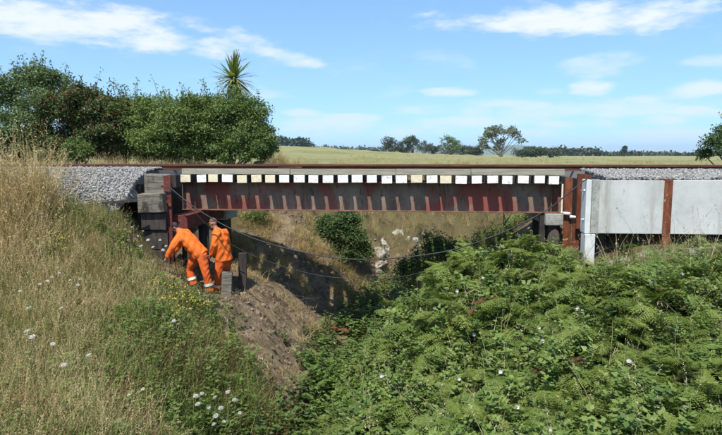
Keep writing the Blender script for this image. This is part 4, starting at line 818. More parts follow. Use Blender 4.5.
def plant(name, label, cat, base, clumps, per, leaf, asp, m, seed, group=None, sub=16, spread=.2, r0=.05, ntips=30, bark='bark', extra=None, fork=.35, fill=.25, shoots=0):
    r = np.random.default_rng(seed); root = empty(name, base); inv = Matrix.Translation([-v for v in base])
    P, N_, A, tips = crown_points(clumps, per, r, sub, spread, fill)
    if shoots:      # thin leafy shoots that stick out of the outline
        top = tips[np.argsort(-tips[:, 2])[:max(shoots * 2, 4)]]; PS = []
        sb = bmesh.new()
        for t in top[r.choice(len(top), shoots)]:
            d = np.array([r.normal(0, .35), r.normal(0, .2), 1.0]); d /= np.linalg.norm(d); L = r.uniform(.3, .95)
            tube(sb, [t, t + d * L], [.012, .004], 4, False)
            q = t + d * (np.linspace(.05, 1, 22)[:, None]) * L + r.normal(0, .05, (22, 3)); PS.append(q)
        PS = np.concatenate(PS); P = np.vstack([P, PS]); nn = r.normal(size=PS.shape); N_ = np.vstack([N_, nn / np.linalg.norm(nn, axis=1, keepdims=True)]); A = np.concatenate([A, r.uniform(.2, .7, len(PS))])
    g = H(P[:, 0], P[:, 1]); k = P[:, 2] > g + .02; P, N_, A = P[k], N_[k], A[k]
    cr = link('crown', leaves_mesh('crown', P, N_, leaf * r.uniform(.6, 1.3, len(P)), asp, A, r), M[m], root); cr.matrix_parent_inverse = inv
    bm = bmesh.new(); woody(bm, base, clumps, r, r0, tips, ntips, 6, fork); tr = link('trunk', bm_mesh('trunk', bm, True), M[bark], root); tr.matrix_parent_inverse = inv
    if shoots: sh = link('shoots', bm_mesh('shoots', sb, True), M[bark], cr); sh['kind'] = 'stuff'
    if extra:
        em, frac, es, part = extra; kk = r.random(len(P)) < frac
        e = link(part, leaves_mesh(part, P[kk] + N_[kk] * .04, N_[kk], es * r.uniform(.6, 1.3, kk.sum()), .8, A[kk] + .15, r), M[em], cr)
    tag(root, label, cat, group); return root
def px_clumps(lst, Y, jy=.5, seed=0):
    """clumps given as picture column, row and half sizes, set at a depth"""
    r = np.random.default_rng(seed); out = []
    for (px, py, rx, rz) in lst:
        yy = Y + r.uniform(-jy, jy); d = yy - CAM[1]; k = d / FPX; p = at(px, py, yy)
        out.append((tuple(p), (rx * k, max(rx * k * .8, .3), rz * k)))
    return out
def base_at(px, Y):
    x = X_at(px, Y, -.4); return (x, Y, float(H(x, Y)) - .05)
g6 = 'shrubs behind the rails'
plant('shrub', 'tall blue-green loose shrub at the photo edge behind the dry grass', 'shrub', base_at(22, 6.6), px_clumps([(8, 100, 24, 22), (32, 88, 24, 20), (18, 130, 28, 24), (48, 84, 18, 12), (45, 112, 24, 20), (5, 150, 24, 16), (-20, 110, 26, 30), (20, 152, 26, 14), (40, 150, 22, 14)], 6.6, .5, 1), 4600, .105, .5, 'leafblue', 1, g6, 24, .22, .06, 60, shoots=26)
plant('shrub', 'dark shrub flushed with russet red leaves behind the ballast', 'shrub', base_at(75, 5.8), px_clumps([(58, 112, 26, 18), (82, 104, 22, 18), (70, 138, 32, 20), (100, 128, 22, 22), (45, 142, 22, 18), (106, 106, 14, 10), (60, 154, 22, 12), (92, 152, 22, 12)], 5.8, .4, 2), 5000, .095, .55, 'leafdark', 2, g6, 22, .22, .05, 60, extra=('leafred', .36, .06, 'russet_leaves'), shoots=20)
plant('shrub', 'mid green shrub with wiry shoots between the russet shrub and the round one', 'shrub', base_at(125, 6.4), px_clumps([(118, 118, 22, 16), (135, 112, 20, 14), (124, 142, 26, 18), (148, 132, 20, 18), (106, 148, 18, 14), (128, 155, 22, 10), (150, 152, 20, 12), (135, 128, 22, 16)], 6.4, .4, 3), 4800, .09, .5, 'leafmid', 3, g6, 22, .22, .045, 60, extra=('leafred', .04, .08, 'russet_leaves'), shoots=26)
plant('shrub', 'light green rounded shrub below and left of the sword-leaved tree', 'shrub', base_at(170, 5.6), px_clumps([(165, 118, 26, 18), (188, 112, 22, 14), (176, 140, 30, 18), (152, 142, 20, 16), (200, 132, 20, 20), (165, 155, 22, 10), (190, 153, 22, 12), (180, 128, 26, 18)], 5.6, .4, 4), 5200, .085, .5, 'leaflight', 4, g6, 26, .23, .045, 50, shoots=14)
plant('shrub', 'broad green shrub with pale bare stems showing, next to the bridge end', 'shrub', base_at(232, 6.2), px_clumps([(210, 112, 20, 16), (232, 110, 22, 16), (250, 120, 18, 18), (222, 140, 26, 18), (248, 144, 22, 16), (262, 142, 15, 18), (200, 134, 16, 18), (215, 154, 20, 10), (238, 155, 22, 10), (258, 155, 16, 9), (235, 126, 24, 18), (228, 120, 20, 16), (245, 134, 20, 16), (264, 150, 12, 12)], 6.2, .5, 5), 5200, .086, .5, 'leafmid', 5, g6, 24, .22, .05, 80, 'palebark', shoots=18)
plant('shrub', 'low bushy shrub with bright yellow-green leaves at the foot of the russet shrub', 'shrub', base_at(74, 4.6), px_clumps([(70, 152, 12, 9), (82, 153, 10, 8), (76, 148, 10, 8)], 4.6, .2, 6), 700, .12, .28, 'leaflight', 6, g6, 14, .3, .02, 10)
# growth in the gully under and behind the bridge
plant('bush', 'dark green bush on the bank behind the bridge, left of the pale rocks', 'bush', tuple(on_ground(344, 270)), [((on_ground(344, 270) + np.array(d)), rr) for d, rr in [((-.1, -.1, .5), (.5, .45, .4)), ((.15, 0, 1.0), (.55, .5, .42)), ((-.35, .2, 1.35), (.5, .45, .38)), ((.45, .1, .55), (.4, .4, .35)), ((-.6, .3, 1.0), (.4, .4, .4)), ((.1, .2, 1.6), (.4, .4, .3))]], 2200, .085, .5, 'leafdark', 8, None, 22, .25, .035, 20)
plant('bush', 'dark round bush above the bracken right of the pale rocks', 'bush', tuple(on_ground(432, 285)), [((on_ground(432, 285) + np.array(d)), rr) for d, rr in [((-.2, 0, .45), (.55, .5, .4)), ((.4, 0, .6), (.55, .5, .45)), ((.05, .1, 1.0), (.5, .45, .35)), ((.8, .1, .8), (.45, .4, .4)), ((-.55, .1, .35), (.4, .4, .3))]], 2300, .075, .5, 'leafdark', 9, None, 22, .25, .035, 20)
plant('bush', 'small green bush tucked beneath the girder above the workers', 'bush', tuple(on_ground(253, 226)), [((on_ground(253, 226) + np.array(d)), rr) for d, rr in [((0, 0, .25), (.3, .3, .28)), ((.2, .1, .35), (.25, .25, .25))]], 700, .06, .5, 'leafmid', 10, None, 14, .28, .02, 8)
plant('shrub', 'airy fern-green shrub rising in front of the steel abutment', 'shrub', tuple(on_ground(492, 262)), [((on_ground(492, 262) + np.array(d)), rr) for d, rr in [((-.2, 0, .5), (.4, .35, .32)), ((.2, 0, .7), (.4, .35, .3)), ((.6, .1, .5), (.4, .35, .3)), ((-.5, 0, .3), (.35, .3, .3))]], 1500, .055, .3, 'leafmid', 12, None, 20, .28, .025, 14, shoots=3)
# tree reaching in at the right edge
plant('tree', 'small-leaved tree whose branches reach in at the right edge of the photo', 'tree', base_at(752, 7.5), px_clumps([(712, 146, 9, 10), (722, 136, 12, 8), (738, 122, 18, 14), (728, 152, 13, 9), (748, 146, 22, 20), (705, 156, 6, 6), (760, 110, 22, 18)], 7.5, .6, 7), 900, .095, .5, 'leafdark', 11, None, 16, .3, .07, 50)

def cordyline():
    r = np.random.default_rng(5); Y = 8.0; hd = at(234, 79, Y); b = base_at(229, Y); root = empty('cabbage_tree', b); inv = Matrix.Translation([-v for v in b])
    tag(root, 'slender tree with one spiky head of sword leaves above the shrubs', 'tree')
    bm = bmesh.new(); tube(bm, [b, (b[0] + .06, Y, b[2] + 1.5), (hd[0] - .02, Y, hd[2] - .7), hd], [.11, .085, .07, .06], 10)
    o = link('trunk', bm_mesh('trunk', bm, True), M['palebark'], root); o.matrix_parent_inverse = inv
    for part, n, lo, hi, val in (('leaf_head', 150, -.5, 1.0, None), ('dead_leaf_skirt', 34, -1.0, -.6, .95)):
        parts = []
        for _ in range(n):
            el = r.uniform(lo, hi) * math.pi / 2; az = r.uniform(0, 6.28); L = r.uniform(.75, 1.18) * (1 if val is None else .9); seg = 5; t = np.linspace(0, 1, seg + 1)
            d = np.array([math.cos(az) * math.cos(el), math.sin(az) * math.cos(el), math.sin(el)]); s = np.cross(d, [0, 0, 1]); s /= np.linalg.norm(s) + 1e-6
            c = hd + t[:, None] * d * L; c[:, 2] -= .2 * t ** 2.4 * L * math.cos(el) * r.uniform(.3, 1.6); w = .046 * np.array([.7, 1, 1, .85, .55, .1])[:, None]
            V = np.stack([c + s * w, c - s * w], 1).reshape(-1, 3); k = np.arange(seg) * 2
            parts.append((V, np.stack([k, k + 1, k + 3, k + 2], -1), val if val else r.uniform(.05, .7)))
        V, F, a = join(parts); q = link(part, np_mesh(part, V, F, a), M['cordyline'], root); q.matrix_parent_inverse = inv
    bm = bmesh.new()
    for k in range(9):
        e = hd + np.array([.12 + r.normal(0, .13), r.normal(0, .1), .85 + r.uniform(-.1, .3)]); tube(bm, [hd + np.array([.03, 0, .3]), hd + np.array([.08, 0, .6]), e], [.008, .006, .012], 4)
    q = link('flower_stalk', bm_mesh('flower_stalk', bm), M['stem'], root); q.matrix_parent_inverse = inv
cordyline()

# distant trees
def far_tree(px, ytop, w, Y, m, label, seed, per=240, bark='bark', shape='round', group='distant trees on the pasture edge', cat='tree'):
    r = np.random.default_rng(seed); d = Y - CAM[1]; k = d / FPX; top = at(px, ytop, Y); b = (float(top[0]), Y, float(H(top[0], Y)) - .2)
    h = top[2] - b[2]; R = w / 2 * k; cl = []
    if shape == 'round':
        for j in range(9): cl.append(((b[0] + r.normal(0, R * .5), Y + r.normal(0, R * .4), b[2] + h * r.uniform(.32, .84)), R * r.uniform(.32, .5)))
        cl.append(((b[0], Y, b[2] + h - R * .35), R * .38))
    elif shape == 'cone':
        for j in range(7): f = j / 6; cl.append(((b[0] + r.normal(0, R * .12), Y, b[2] + h * (.2 + .72 * f)), R * (.85 - .55 * f)))
    else:       # open, flat-topped crown on long bare limbs
        for j in range(20):
            a = r.uniform(-1, 1); cl.append(((b[0] + a * R * .85, Y + r.normal(0, R * .3), b[2] + h * (.93 - .32 * a * a - .16 * r.random())), (R * r.uniform(.14, .24), R * .2, R * r.uniform(.1, .16))))
        for j in range(5): cl.append(((b[0] + r.uniform(-.9, .9) * R, Y, b[2] + h * r.uniform(.3, .5)), R * .14))
    plant('distant_tree', label, cat, b, cl, per, .62 * R ** .5 * .5, .6, m, seed, group, 12, .3, max(.12, h * .022), 0 if shape != 'open' else 20, bark, fork=.45 if shape != 'open' else .25)
FT = [(391, 138, 17, 'dark rounded tree, first of the distant clump, with a high crown'), (402, 142.5, 14, 'lower dark tree, second of the distant clump from its left end'), (413, 136.5, 19, 'tallest dark tree of the distant clump left of the pale open tree'),
      (424, 141, 16, 'dark tree, fourth of the distant clump, stepping down behind the tallest'), (435, 147, 15, 'lowest dark tree at the end of the distant clump'), (451, 137.5, 21, 'broad grey-green distant tree standing alone between clump and pale tree'),
      (464, 146, 14, 'small distant tree just right of the broad grey-green one'), (474, 147.5, 14, 'low distant tree close to the left of the pale open tree')]
for i, (px, yt, w, lab) in enumerate(FT): far_tree(px, yt, w, 250 + (i * 37) % 60, 'leaffar' if i != 5 else 'leafblue', lab, 60 + i)
far_tree(502, 125.5, 46, 235, 'leafgum', 'tall pale open-crowned tree with bare branching limbs on the skyline', 80, 130, 'palebark', 'open')
far_tree(624.5, 146.5, 9.5, 330, 'leafpine', 'single dark cone-shaped tree alone on the skyline to the right', 81, 300, shape='cone')
for i, (px, yt, w) in enumerate([(522, 150.5, 16), (536, 149.5, 18), (550, 151, 18)]): far_tree(px, yt, w, 270, 'leaffar', ['low dark tree right beside the pale open tree', 'middle of three low dark trees right of the pale open tree', 'last of three low dark trees right of the pale open tree'][i], 84 + i)
def treeline(name, label, spans, Y, m, seed, leaf=2.2, per=26):
    r = np.random.default_rng(seed); cl = []; k = (Y - CAM[1]) / FPX
    for (p0, p1, y0, y1) in spans:
        for px in np.arange(p0, p1, 2.2):
            f = (px - p0) / (p1 - p0); yt = y0 + (y1 - y0) * f + r.uniform(-.8, .8); p = at(px, yt + 2.5, Y + r.uniform(-20, 20)); cl.append((tuple(p), (2.4 * k, 3 * k, 2.5 * k)))
            cl.append(((p[0], p[1], p[2] - 4 * k), (2.6 * k, 3 * k, 3 * k)))
    P, N_, A, t = crown_points(cl, per, r, 8, .35, .2)
    o = link(name, leaves_mesh(name, P, N_, leaf * r.uniform(.6, 1.4, len(P)), .7, A, r), M[m]); tag(o, label, 'treeline', kind='stuff')
treeline('shelter_belt', 'long dark shelter belt along the far side of the pasture', [(526, 600, 148.5, 150), (600, 722, 152.5, 154.5), (722, 800, 154, 153)], 620, 'leaffar', 91, 3.2, 40)
treeline('far_wood', 'small dark wood on the rise beyond the shrubs', [(262, 308, 137, 139.5), (306, 312, 141, 143)], 520, 'leafpine', 92, 2.4, 40)
treeline('distant_belt', 'thin distant belt of trees behind the dark clump', [(312, 386, 146.5, 149), (440, 480, 150, 150)], 900, 'leaffar', 93, 4.0, 34)
def hills():
    V = []; Q = []; Y = 5200; n = 160; r = np.random.default_rng(4); k = (Y - CAM[1]) / FPX
    for i in range(n):
        px = -300 + i * 8.4; yt = 147.8 + 2.2 * math.sin(px * .021 + .4) + 1.3 * math.sin(px * .053 + 2) + .6 * math.sin(px * .13) + (3 if px > 480 else 0) * min(1, max(0, (px - 480) / 100)); p = at(px, yt, Y)
        V += [(p[0], Y - 900, -8), (p[0], Y, p[2]), (p[0], Y + 900, -8)]
        if i:
            a = 3 * (i - 1); b = 3 * i; Q += [(a, b, b + 1, a + 1), (a + 1, b + 1, b + 2, a + 2)]
    tag(link('hills', np_mesh('hills', V, Q, smooth=True), mat('far_hills', [(0, (0.07, 0.1, 0.05)), (1, (0.13, 0.16, 0.08))], .95, .004, coords='World')), kind='structure')
hills()

# ------------------------------------------------------------------ people
def remeshed(name, bm, voxel, smooth=6, mat_=None, parent=None, tris=None):
    me = bm_mesh(name, bm); t = bpy.data.objects.new('tmp', me); COL.objects.link(t)
    m = t.modifiers.new('r', 'REMESH'); m.mode = 'VOXEL'; m.voxel_size = voxel; m.use_smooth_shade = True
    s = t.modifiers.new('s', 'SMOOTH'); s.factor = .5; s.iterations = smooth
    dg = bpy.context.evaluated_depsgraph_get(); out = bpy.data.meshes.new_from_object(t.evaluated_get(dg)); out.name = name
    bpy.data.objects.remove(t); bpy.data.meshes.remove(me); out.materials.clear()
    for p in out.polygons: p.use_smooth = True
    return link(name, out, mat_, parent)
def ellipsoid(bm, c, rad, rot=None, sub=3):
    r = bmesh.ops.create_icosphere(bm, subdivisions=sub, radius=1.0)
    Mx = (rot.to_4x4() if rot is not None else Matrix.Identity(4))
    for v in r['verts']: v.co = Vector(c) + (Mx @ Vector((v.co.x * rad[0], v.co.y * rad[1], v.co.z * rad[2])))
def hand(bm, wrist, d, side, k=1.0):
    """palm and five unequal bent fingers, curling along d"""
    w = Vector(wrist); d = Vector(d).normalized(); s = Vector(side); s = (s - d * s.dot(d)).normalized(); n = d.cross(s)
    tube(bm, [w - d * .03, w + d * .03 * k, w + d * .075 * k], [.027, .03, .027], 8)
    for i, (o, L) in enumerate(((-.032, .07), (-.011, .085), (.011, .08), (.03, .06))):
        a = w + d * .06 * k + s * o; b = a + d * L * .5 + n * .012; c = b + d * L * .35 + n * .03
        tube(bm, [a, b, c], [.0105, .0095, .008], 6)
    a = w + d * .015 - s * .024; tube(bm, [a, a + d * .035 - s * .025 + n * .01, a + d * .065 - s * .03 + n * .025], [.012, .011, .009], 6)
def person(Jn, face, label, cap):
    J = {k: Vector(at(*v)) for k, v in Jn.items()}
    base = (J['an1'] + J['an2']) / 2; base.z = min(J['an1'].z, J['an2'].z) - .1
    root = empty('person', base); inv = Matrix.Translation(-base); tag(root, label, 'person', 'track workers in orange')
    def par(o, p=root):
        o.parent = p
        if p is root: o.matrix_parent_inverse = inv
        return o
    F = Vector(face).normalized(); lat = (J['sh1'] - J['sh2']).normalized()
    up = (F.cross(lat)); up = up if up.z > 0 else -up
    hd = J['head']; rot = Matrix((lat, F, up)).transposed(); loc = lambda x, y, z: hd + rot @ Vector((x, y, z))
    # body: one continuous skin
    bm = bmesh.new()
    ellipsoid(bm, loc(0, .0, .02), (.076, .094, .105), rot); ellipsoid(bm, loc(0, .03, -.055), (.058, .065, .065), rot)
    ellipsoid(bm, loc(0, .1, -.015), (.014, .024, .026), rot, 2)                                    # nose
    for q in (-1, 1): ellipsoid(bm, loc(q * .078, -.01, -.005), (.012, .024, .034), rot, 2); ellipsoid(bm, loc(q * .03, .082, .022), (.016, .014, .011), rot, 2)
    ellipsoid(bm, loc(0, .088, -.066), (.028, .012, .012), rot, 2)
    tube(bm, [hd, J['neck'] * .6 + hd * .4, J['neck'], J['chest']], [.06, .057, .066, .14], 12)
    tube(bm, [J['neck'], J['chest'], J['pel']], [.08, .145, .14], 14)
    for q in '12':
        tube(bm, [J['neck'], J['sh' + q], J['el' + q], J['ha' + q]], [.07, .068, .046, .031], 10)
        tube(bm, [J['pel'], J['hip' + q], J['kn' + q], J['an' + q]], [.11, .092, .06, .045], 10)
        hand(bm, J['ha' + q], J['ha' + q] - J['el' + q], lat)
    par(remeshed('body', bm, .0085, 3, M['skin']))
    # jacket
    bm = bmesh.new(); hem = J['pel'] + (J['pel'] - J['chest']).normalized() * .1
    tube(bm, [J['neck'] + (J['neck'] - J['chest']) * .12, J['neck'] * .75 + J['chest'] * .25, J['chest'], (J['chest'] + J['pel']) / 2, J['pel'], hem], [.085, .14, .178, .178, .182, .19], 16)
    for q in '12':
        hp = J['hip' + q] * .8 + J['pel'] * .2; tube(bm, [J['sh' + q], (J['sh' + q] + hp) / 2, hp], [.1, .13, .145], 12)
        tube(bm, [J['neck'] * .6 + J['chest'] * .4, J['sh' + q], J['sh' + q] * .5 + J['el' + q] * .5 + Vector((0, 0, .006)), J['el' + q], J['el' + q] * .55 + J['ha' + q] * .45, J['ha' + q] * .9 + J['el' + q] * .1], [.11, .1, .083, .074, .07, .062], 12)
    r = random.Random(3)
    jk = remeshed('jacket', bm, .014, 5, M['orange'])
    co = np.empty(len(jk.data.vertices) * 3, np.float32); jk.data.vertices.foreach_get('co', co); co = co.reshape(-1, 3)      # folds in the cloth
    f = .0035 * np.sin(co[:, 2] * 38 + 9 * np.sin(co[:, 0] * 9) + 14 * co[:, 1]) + .005 * np.sin(co[:, 0] * 31 - co[:, 2] * 24 + 3 * np.sin(co[:, 1] * 11))
    nn = np.empty_like(co).ravel(); jk.data.vertices.foreach_get('normal', nn); co += nn.reshape(-1, 3) * f[:, None]; jk.data.vertices.foreach_set('co', co.ravel()); jk.data.update()
    par(jk)
    bm = bmesh.new(); nk = J['neck']; t = (J['head'] - nk).normalized(); tube(bm, [nk - t * .02, nk + t * .045], [.088, .078], 14, False); o = link('collar', bm_mesh('collar', bm, True), M['orange']); o.parent = jk
    # trousers
    bm = bmesh.new(); tube(bm, [J['pel'] + (J['chest'] - J['pel']) * .25, J['pel'], (J['hip1'] + J['hip2']) / 2], [.15, .162, .14], 14)
    for q in '12':
        a, k_, h = J['an' + q], J['kn' + q], J['hip' + q]; tube(bm, [J['pel'] * .5 + h * .5, h, h * .5 + k_ * .5, k_, k_ * .5 + a * .5, a + (a - k_).normalized() * .02], [.14, .125, .107, .09, .086, .084], 12)
    tr = remeshed('trousers', bm, .014, 5, M['orangered'])
    co = np.empty(len(tr.data.vertices) * 3, np.float32); tr.data.vertices.foreach_get('co', co); co = co.reshape(-1, 3); nn = np.empty_like(co).ravel(); tr.data.vertices.foreach_get('normal', nn)
    co += nn.reshape(-1, 3) * (.004 * np.sin(co[:, 2] * 41 + 9 * np.sin(co[:, 0] * 17) + 20 * co[:, 1]) + .003 * np.sin(co[:, 0] * 60 + co[:, 2] * 17))[:, None]; tr.data.vertices.foreach_set('co', co.ravel()); tr.data.update(); par(tr)
    for q in '12':
        a, k_ = J['an' + q], J['kn' + q]; c = a * .62 + k_ * .38; d = (k_ - a).normalized()
        bm = bmesh.new(); tube(bm, [c - d * .03, c + d * .03], .0985, 18, False); o = link('reflective_band', bm_mesh('reflective_band', bm, True), M['reflective']); o.parent = tr
        bm = bmesh.new(); f2 = Vector((F.x, F.y, 0)).normalized(); tube(bm, [a + Vector((0, 0, .05)), a + Vector((0, 0, -.02))], [.066, .068], 12)
        ellipsoid(bm, a + f2 * .07 + Vector((0, 0, -.055)), (.14, .058, .05), Matrix.Rotation(math.atan2(f2.y, f2.x), 3, 'Z')); ellipsoid(bm, a + f2 * -.03 + Vector((0, 0, -.05)), (.07, .055, .055))
        par(remeshed('boot', bm, .012, 3, M['boot']))
    # hair or cap
    bm = bmesh.new(); ellipsoid(bm, loc(0, -.012, .034), (.083, .098, .1), rot); 
    for v in [v for v in bm.verts if (rot.transposed() @ (v.co - hd)).z < (.03 if cap else .0) + .6 * max(0, (rot.transposed() @ (v.co - hd)).y) - .2 * max(0, -(rot.transposed() @ (v.co - hd)).y)]: bm.verts.remove(v)
    h = link('cap' if cap else 'hair', bm_mesh('hair', bm, True), M['cap'] if cap else M['hair']); par(h)
    if cap:
        bm = bmesh.new(); ellipsoid(bm, loc(0, .11, .04), (.07, .07, .008), rot, 2); o = link('peak', bm_mesh('peak', bm, True), M['cap']); o.parent = h
    return root
person(dict(head=(175.5, 227.5, -1.45), neck=(180.5, 232, -1.5), chest=(188, 240, -1.52), pel=(198.5, 252.5, -1.55), sh1=(180.5, 235.5, -1.68), sh2=(187, 233, -1.32), el1=(172.5, 247, -1.8), el2=(178, 246, -1.2), ha1=(166.5, 258, -1.78), ha2=(170, 257, -1.3),
            hip1=(202, 256, -1.63), hip2=(195.5, 256.5, -1.46), kn1=(206, 273, -1.66), kn2=(189, 269.5, -1.42), an1=(210.5, 290.5, -1.6), an2=(193.5, 284, -1.44)), (-.75, .35, -.5), 'track worker in orange overalls bending forward to reach down with one arm', False)
person(dict(head=(213.3, 223.5, -.98), neck=(216.8, 230.5, -1.0), chest=(221, 240, -1.0), pel=(224, 256.5, -1.0), sh1=(216.5, 233, -1.16), sh2=(224.5, 232.5, -.84), el1=(214.3, 245.5, -1.25), el2=(221, 246, -.7), ha1=(210.8, 255.5, -1.15), ha2=(212, 254, -.8),
            hip1=(221.2, 261, -1.08), hip2=(226.5, 261, -.92), kn1=(218, 276, -1.1), kn2=(225.5, 276, -.88), an1=(218.2, 290.5, -1.02), an2=(224.5, 290.5, -.9)), (-.86, .3, -.4), 'track worker in orange overalls and cap standing hunched behind the bending one', True)

# timber stubs beside the workers, rusty bar down in the gully
def stub(px0, px1, py0, py1, Y, m, label, lean):
    a, b = at(px0, py1, Y), at(px1, py1, Y); zt = at((px0 + px1) / 2, py0, Y)[2]; c = (a + b) / 2; h = zt - c[2]; w = (b[0] - a[0]) / 2
    bm = bmesh.new(); box(bm, -w, w, -w * .7, w * .7, -.4, h, .012, jit=.008); o = link('stub_post', bm_mesh('stub_post', bm), m); o.location = c; o.rotation_euler = (0, lean, .2); tag(o, label, 'post')
stub(221.5, 231.5, 272, 298, -1.5, M['oldtimber'], 'short grey square post stub standing right in front of the workers', .06)
stub(239, 246.5, 253, 278, -.5, M['darktimber'], 'dark timber pile stub in the shade under the bridge', .03)
_p = on_ground(345, 338); _bm = bmesh.new(); box(_bm, -.75, .75, -.05, .05, -.035, .035, .006); _o = link('rusty_bar', bm_mesh('rusty_bar', _bm), M['ruststeel']); _o.location = _p + np.array([0, 0, .22]); _o.rotation_euler = (.2, .16, .15)
tag(_o, 'rusty steel bar lying across the bottom of the gully', 'steel bar')

# ------------------------------------------------------------------ flowers
def umbel_mesh(seed, R=.05):
    r = np.random.default_rng(seed); bm = bmesh.new()
    for k in range(44):
        a = k * 2.4; q = R * math.sqrt((k + .5) / 44) * (1 + .15 * math.sin(k * 1.7)); c = Vector((q * math.cos(a), q * math.sin(a), .012 - q * q * 3 + r.uniform(-.004, .004)))
        bmesh.ops.create_circle(bm, cap_ends=True, segments=5, radius=R * r.uniform(.08, .17), matrix=Matrix.Translation(c) @ Matrix.Rotation(r.normal(0, .3), 4, 'X') @ Matrix.Rotation(r.normal(0, .3), 4, 'Y'))
    for k in range(8):
        a = k * .785; tube(bm, [(0, 0, -.05), (R * .7 * math.cos(a), R * .7 * math.sin(a), 0)], .0016, 4, False)
    me = bm_mesh('flower_head', bm); me.materials.append(M['petal']); return me
UM = [umbel_mesh(k) for k in range(3)]
def stemmed(name, px, py, h, mesh, label, cat, group, s, tilt, part='flower_head', stem_m='greengrass'):
    p = on_ground(px, py, h); gz = float(H(p[0], p[1])); root = empty(name, (p[0], p[1], gz)); tag(root, label, cat, group)
    o = link(part, mesh, None, root); o.location = (0, 0, p[2] - gz); s *= .85; o.scale = (s, s, s); o.rotation_euler = tilt
    bm = bmesh.new(); tube(bm, [(random.uniform(-.06, .06), random.uniform(-.04, .1), -.03), (random.uniform(-.02, .02), .02, (p[2] - gz) * .6), (0, 0, p[2] - gz - .04 * s)], [.005, .004, .0025], 5, False)
    link('stem', bm_mesh('stem', bm, True), M[stem_m], root)
UL = [((28.6, 308), 1), ((61.6, 308), .9), ((27, 331), .9), ((32.4, 337), 1.2), ((53, 344), .9), ((64, 365), .9), ((88.6, 355), .9), ((129, 395), .6), ((143, 389), .6), ((47.5, 281), .8), ((59.5, 273), .7), ((52, 277), .7), ((78, 285), .7), ((70, 280), .6), ((40, 284), .7), ((80, 279), .6), ((174, 321), .9),
      ((120, 268), .6), ((20, 291), .6)]
for i, ((px, py), s) in enumerate(UL): stemmed('wild_carrot', px, py, .62, UM[i % 3], 'white wild carrot flower in the straw-coloured grass, %s from its left end' % nth(px, [q[0][0] for q in UL]), 'flower', 'wild carrot flowers in the dry grass', s, (random.uniform(.2, .6), random.uniform(-.3, .3), 0))
LOW = [(202, 393.5), (198, 404), (215, 397), (216, 416), (224, 421.6), (234.6, 400), (209, 408), (221, 408), (240, 413), (228, 392), (214, 424), (196, 396)]
for i, (px, py) in enumerate(LOW): stemmed('white_weed_flower', px, py, .58, UM[i % 3], 'white flower in weeds low on the grassy slope, %s from the left' % nth(px, [q[0] for q in LOW]), 'flower', 'white flowers low on the slope', .75 + .3 * (i % 2), (random.uniform(.2, .6), random.uniform(-.3, .3), 0))
ABT = [(146, 218), (150, 226), (156, 231), (143, 231), (160, 240), (148, 240), (138, 236), (153, 247), (163, 250), (132, 227), (158, 222), (141, 246), (128, 240), (166, 246)]
for i, (px, py) in enumerate(ABT): stemmed('white_weed_flower', px, py, .5, UM[i % 3], 'small white flower beside the timber abutment, %s from the left' % nth(px, [q[0] for q in ABT]), 'flower', 'white flowers beside the abutment', .55 + .2 * (i % 3), (random.uniform(.2, .6), random.uniform(-.3, .3), 0))
def bindweed_mesh(m):
    bm = bmesh.new(); n = 12; rings = []
    for (rr, z) in ((.006, -.04), (.01, -.02), (.022, -.004), (.04, .004), (.038, .006)): rings.append([bm.verts.new((rr * (1 + .06 * math.cos(5 * 2 * math.pi * k / n)) * math.cos(2 * math.pi * k / n), rr * (1 + .06 * math.cos(5 * 2 * math.pi * k / n)) * math.sin(2 * math.pi * k / n), z)) for k in range(n)])
    for a, b in zip(rings, rings[1:]):
        for k in range(n): bm.faces.new((a[k], a[(k + 1) % n], b[(k + 1) % n], b[k]))
    bm.faces.new(rings[0][::-1]); me = bm_mesh('trumpet', bm, True); me.materials.append(m); return me
BW = [bindweed_mesh(M['petal']), bindweed_mesh(M['pinkpetal'])]
BIND = [(483, 278), (472.6, 257), (457, 291), (452.4, 304), (474, 334.7), (539, 328), (542.4, 341), (638, 322), (629, 361), (665.5, 382), (683.6, 407), (500.5, 372), (459, 379), (517.6, 407), (551, 429), (496, 395), (434.6, 308), (440, 304), (397, 345), (382, 376), (403, 420.5), (431, 421), (428, 322), (424, 337), (406, 352), (578, 309), (682, 274)]
BF = [q[0] for q in BIND if q[0] > 450]; BG = [q[0] for q in BIND if q[0] <= 450]
for i, (px, py) in enumerate(BIND):
    stemmed('bindweed_flower', px, py, .72 if px > 450 else .6, BW[i % 2], 'white bindweed trumpet on top of the bracken, %s from the gully side' % nth(px, BF) if px > 450 else 'white bindweed trumpet in the brambles by the gully, %s from the left' % nth(px, BG), 'flower', 'bindweed flowers over the bracken' if px > 450 else 'bindweed flowers by the gully', random.uniform(.75, 1.15), (random.uniform(.5, 1.1), random.uniform(-.4, .4), 0), 'trumpet')
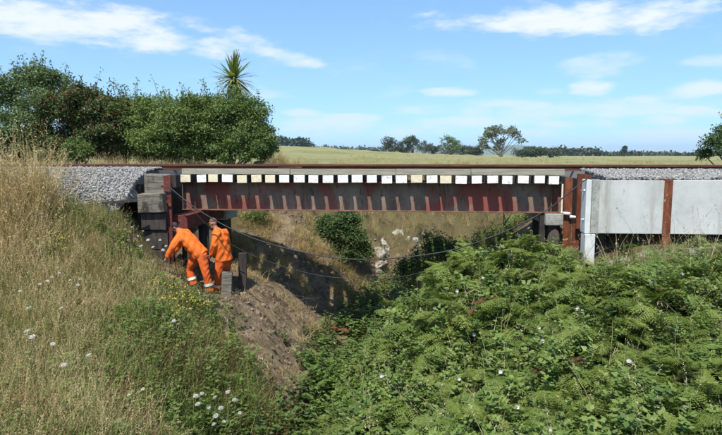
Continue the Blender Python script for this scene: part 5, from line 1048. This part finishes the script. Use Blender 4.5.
def ragwort(px, py, h, label, seed):
    r = np.random.default_rng(seed); p = on_ground(px, py, h * .9); gz = float(H(p[0], p[1])); root = empty('ragwort_plant', (p[0], p[1], gz)); tag(root, label, 'ragwort', 'yellow ragwort plants')
    bm = bmesh.new(); parts = []; fb = bmesh.new()
    for k in range(7):
        e = Vector((r.normal(0, .12), r.normal(0, .1), h * r.uniform(.75, 1.1))); tube(bm, [(r.normal(0, .03), r.normal(0, .03), -.03), e * .5 + Vector((0, 0, .05)), e], [.005, .004, .002], 5, False)
        for j in range(3):
            c = e + Vector((r.normal(0, .035), r.normal(0, .035), r.uniform(-.02, .02))); bmesh.ops.create_circle(fb, cap_ends=True, segments=7, radius=r.uniform(.007, .012), matrix=Matrix.Translation(c) @ Matrix.Rotation(r.normal(.5, .4), 4, 'X') @ Matrix.Rotation(r.normal(0, .4), 4, 'Y'))
        for j in range(9):
            q = np.array(e) * r.uniform(.2, .9); V, F = leafq(q, r.normal(size=3) + np.array([0, 0, .3]), r.normal(size=3), r.uniform(.05, .09), .022); parts.append((V, F, r.uniform(.3, .8)))
    link('stem', bm_mesh('stem', bm, True), M['greengrass'], root); fl = link('flowers', bm_mesh('flowers', fb), M['yellow'], root); fl['kind'] = 'stuff'
    V, F, a = join(parts); link('leaves', np_mesh('leaves', V, F, a), M['herb'], root)['kind'] = 'stuff'
RAG = [(30, 243, .7), (52, 240, .75), (60, 250, .6), (64, 238, .7), (165, 300, .6), (178, 290, .65), (186, 302, .55), (196, 297, .5), (170, 278, .6), (204, 306, .45), (176, 312, .5), (160, 286, .6)]
for i, (px, py, h) in enumerate(RAG):
    ragwort(px, py, h, 'yellow ragwort in the dry grass below the ballast, %s from the left' % nth(px, [q[0] for q in RAG[:4]]) if i < 4 else 'yellow ragwort on the slope below the workers, %s from the left' % nth(px, [q[0] for q in RAG[4:]]), 500 + i)

# ------------------------------------------------------------------ thin summer haze
def haze():
    bm = bmesh.new(); box(bm, -7000, 7000, -1500, 11500, -9, 160); o = link('haze', bm_mesh('haze', bm))
    m = bpy.data.materials.new('haze_air'); m.use_nodes = True; nt = m.node_tree; nt.nodes.clear()
    out = nt.nodes.new('ShaderNodeOutputMaterial'); v = nt.nodes.new('ShaderNodeVolumePrincipled'); v.inputs['Color'].default_value = (0.78, 0.88, 1.0, 1); v.inputs['Density'].default_value = 0.00012; v.inputs['Anisotropy'].default_value = 0.2
    nt.links.new(v.outputs[0], out.inputs['Volume']); o.data.materials.append(m); tag(o, 'thin pale summer haze over the distant pasture and hills', 'haze', kind='stuff')
haze()
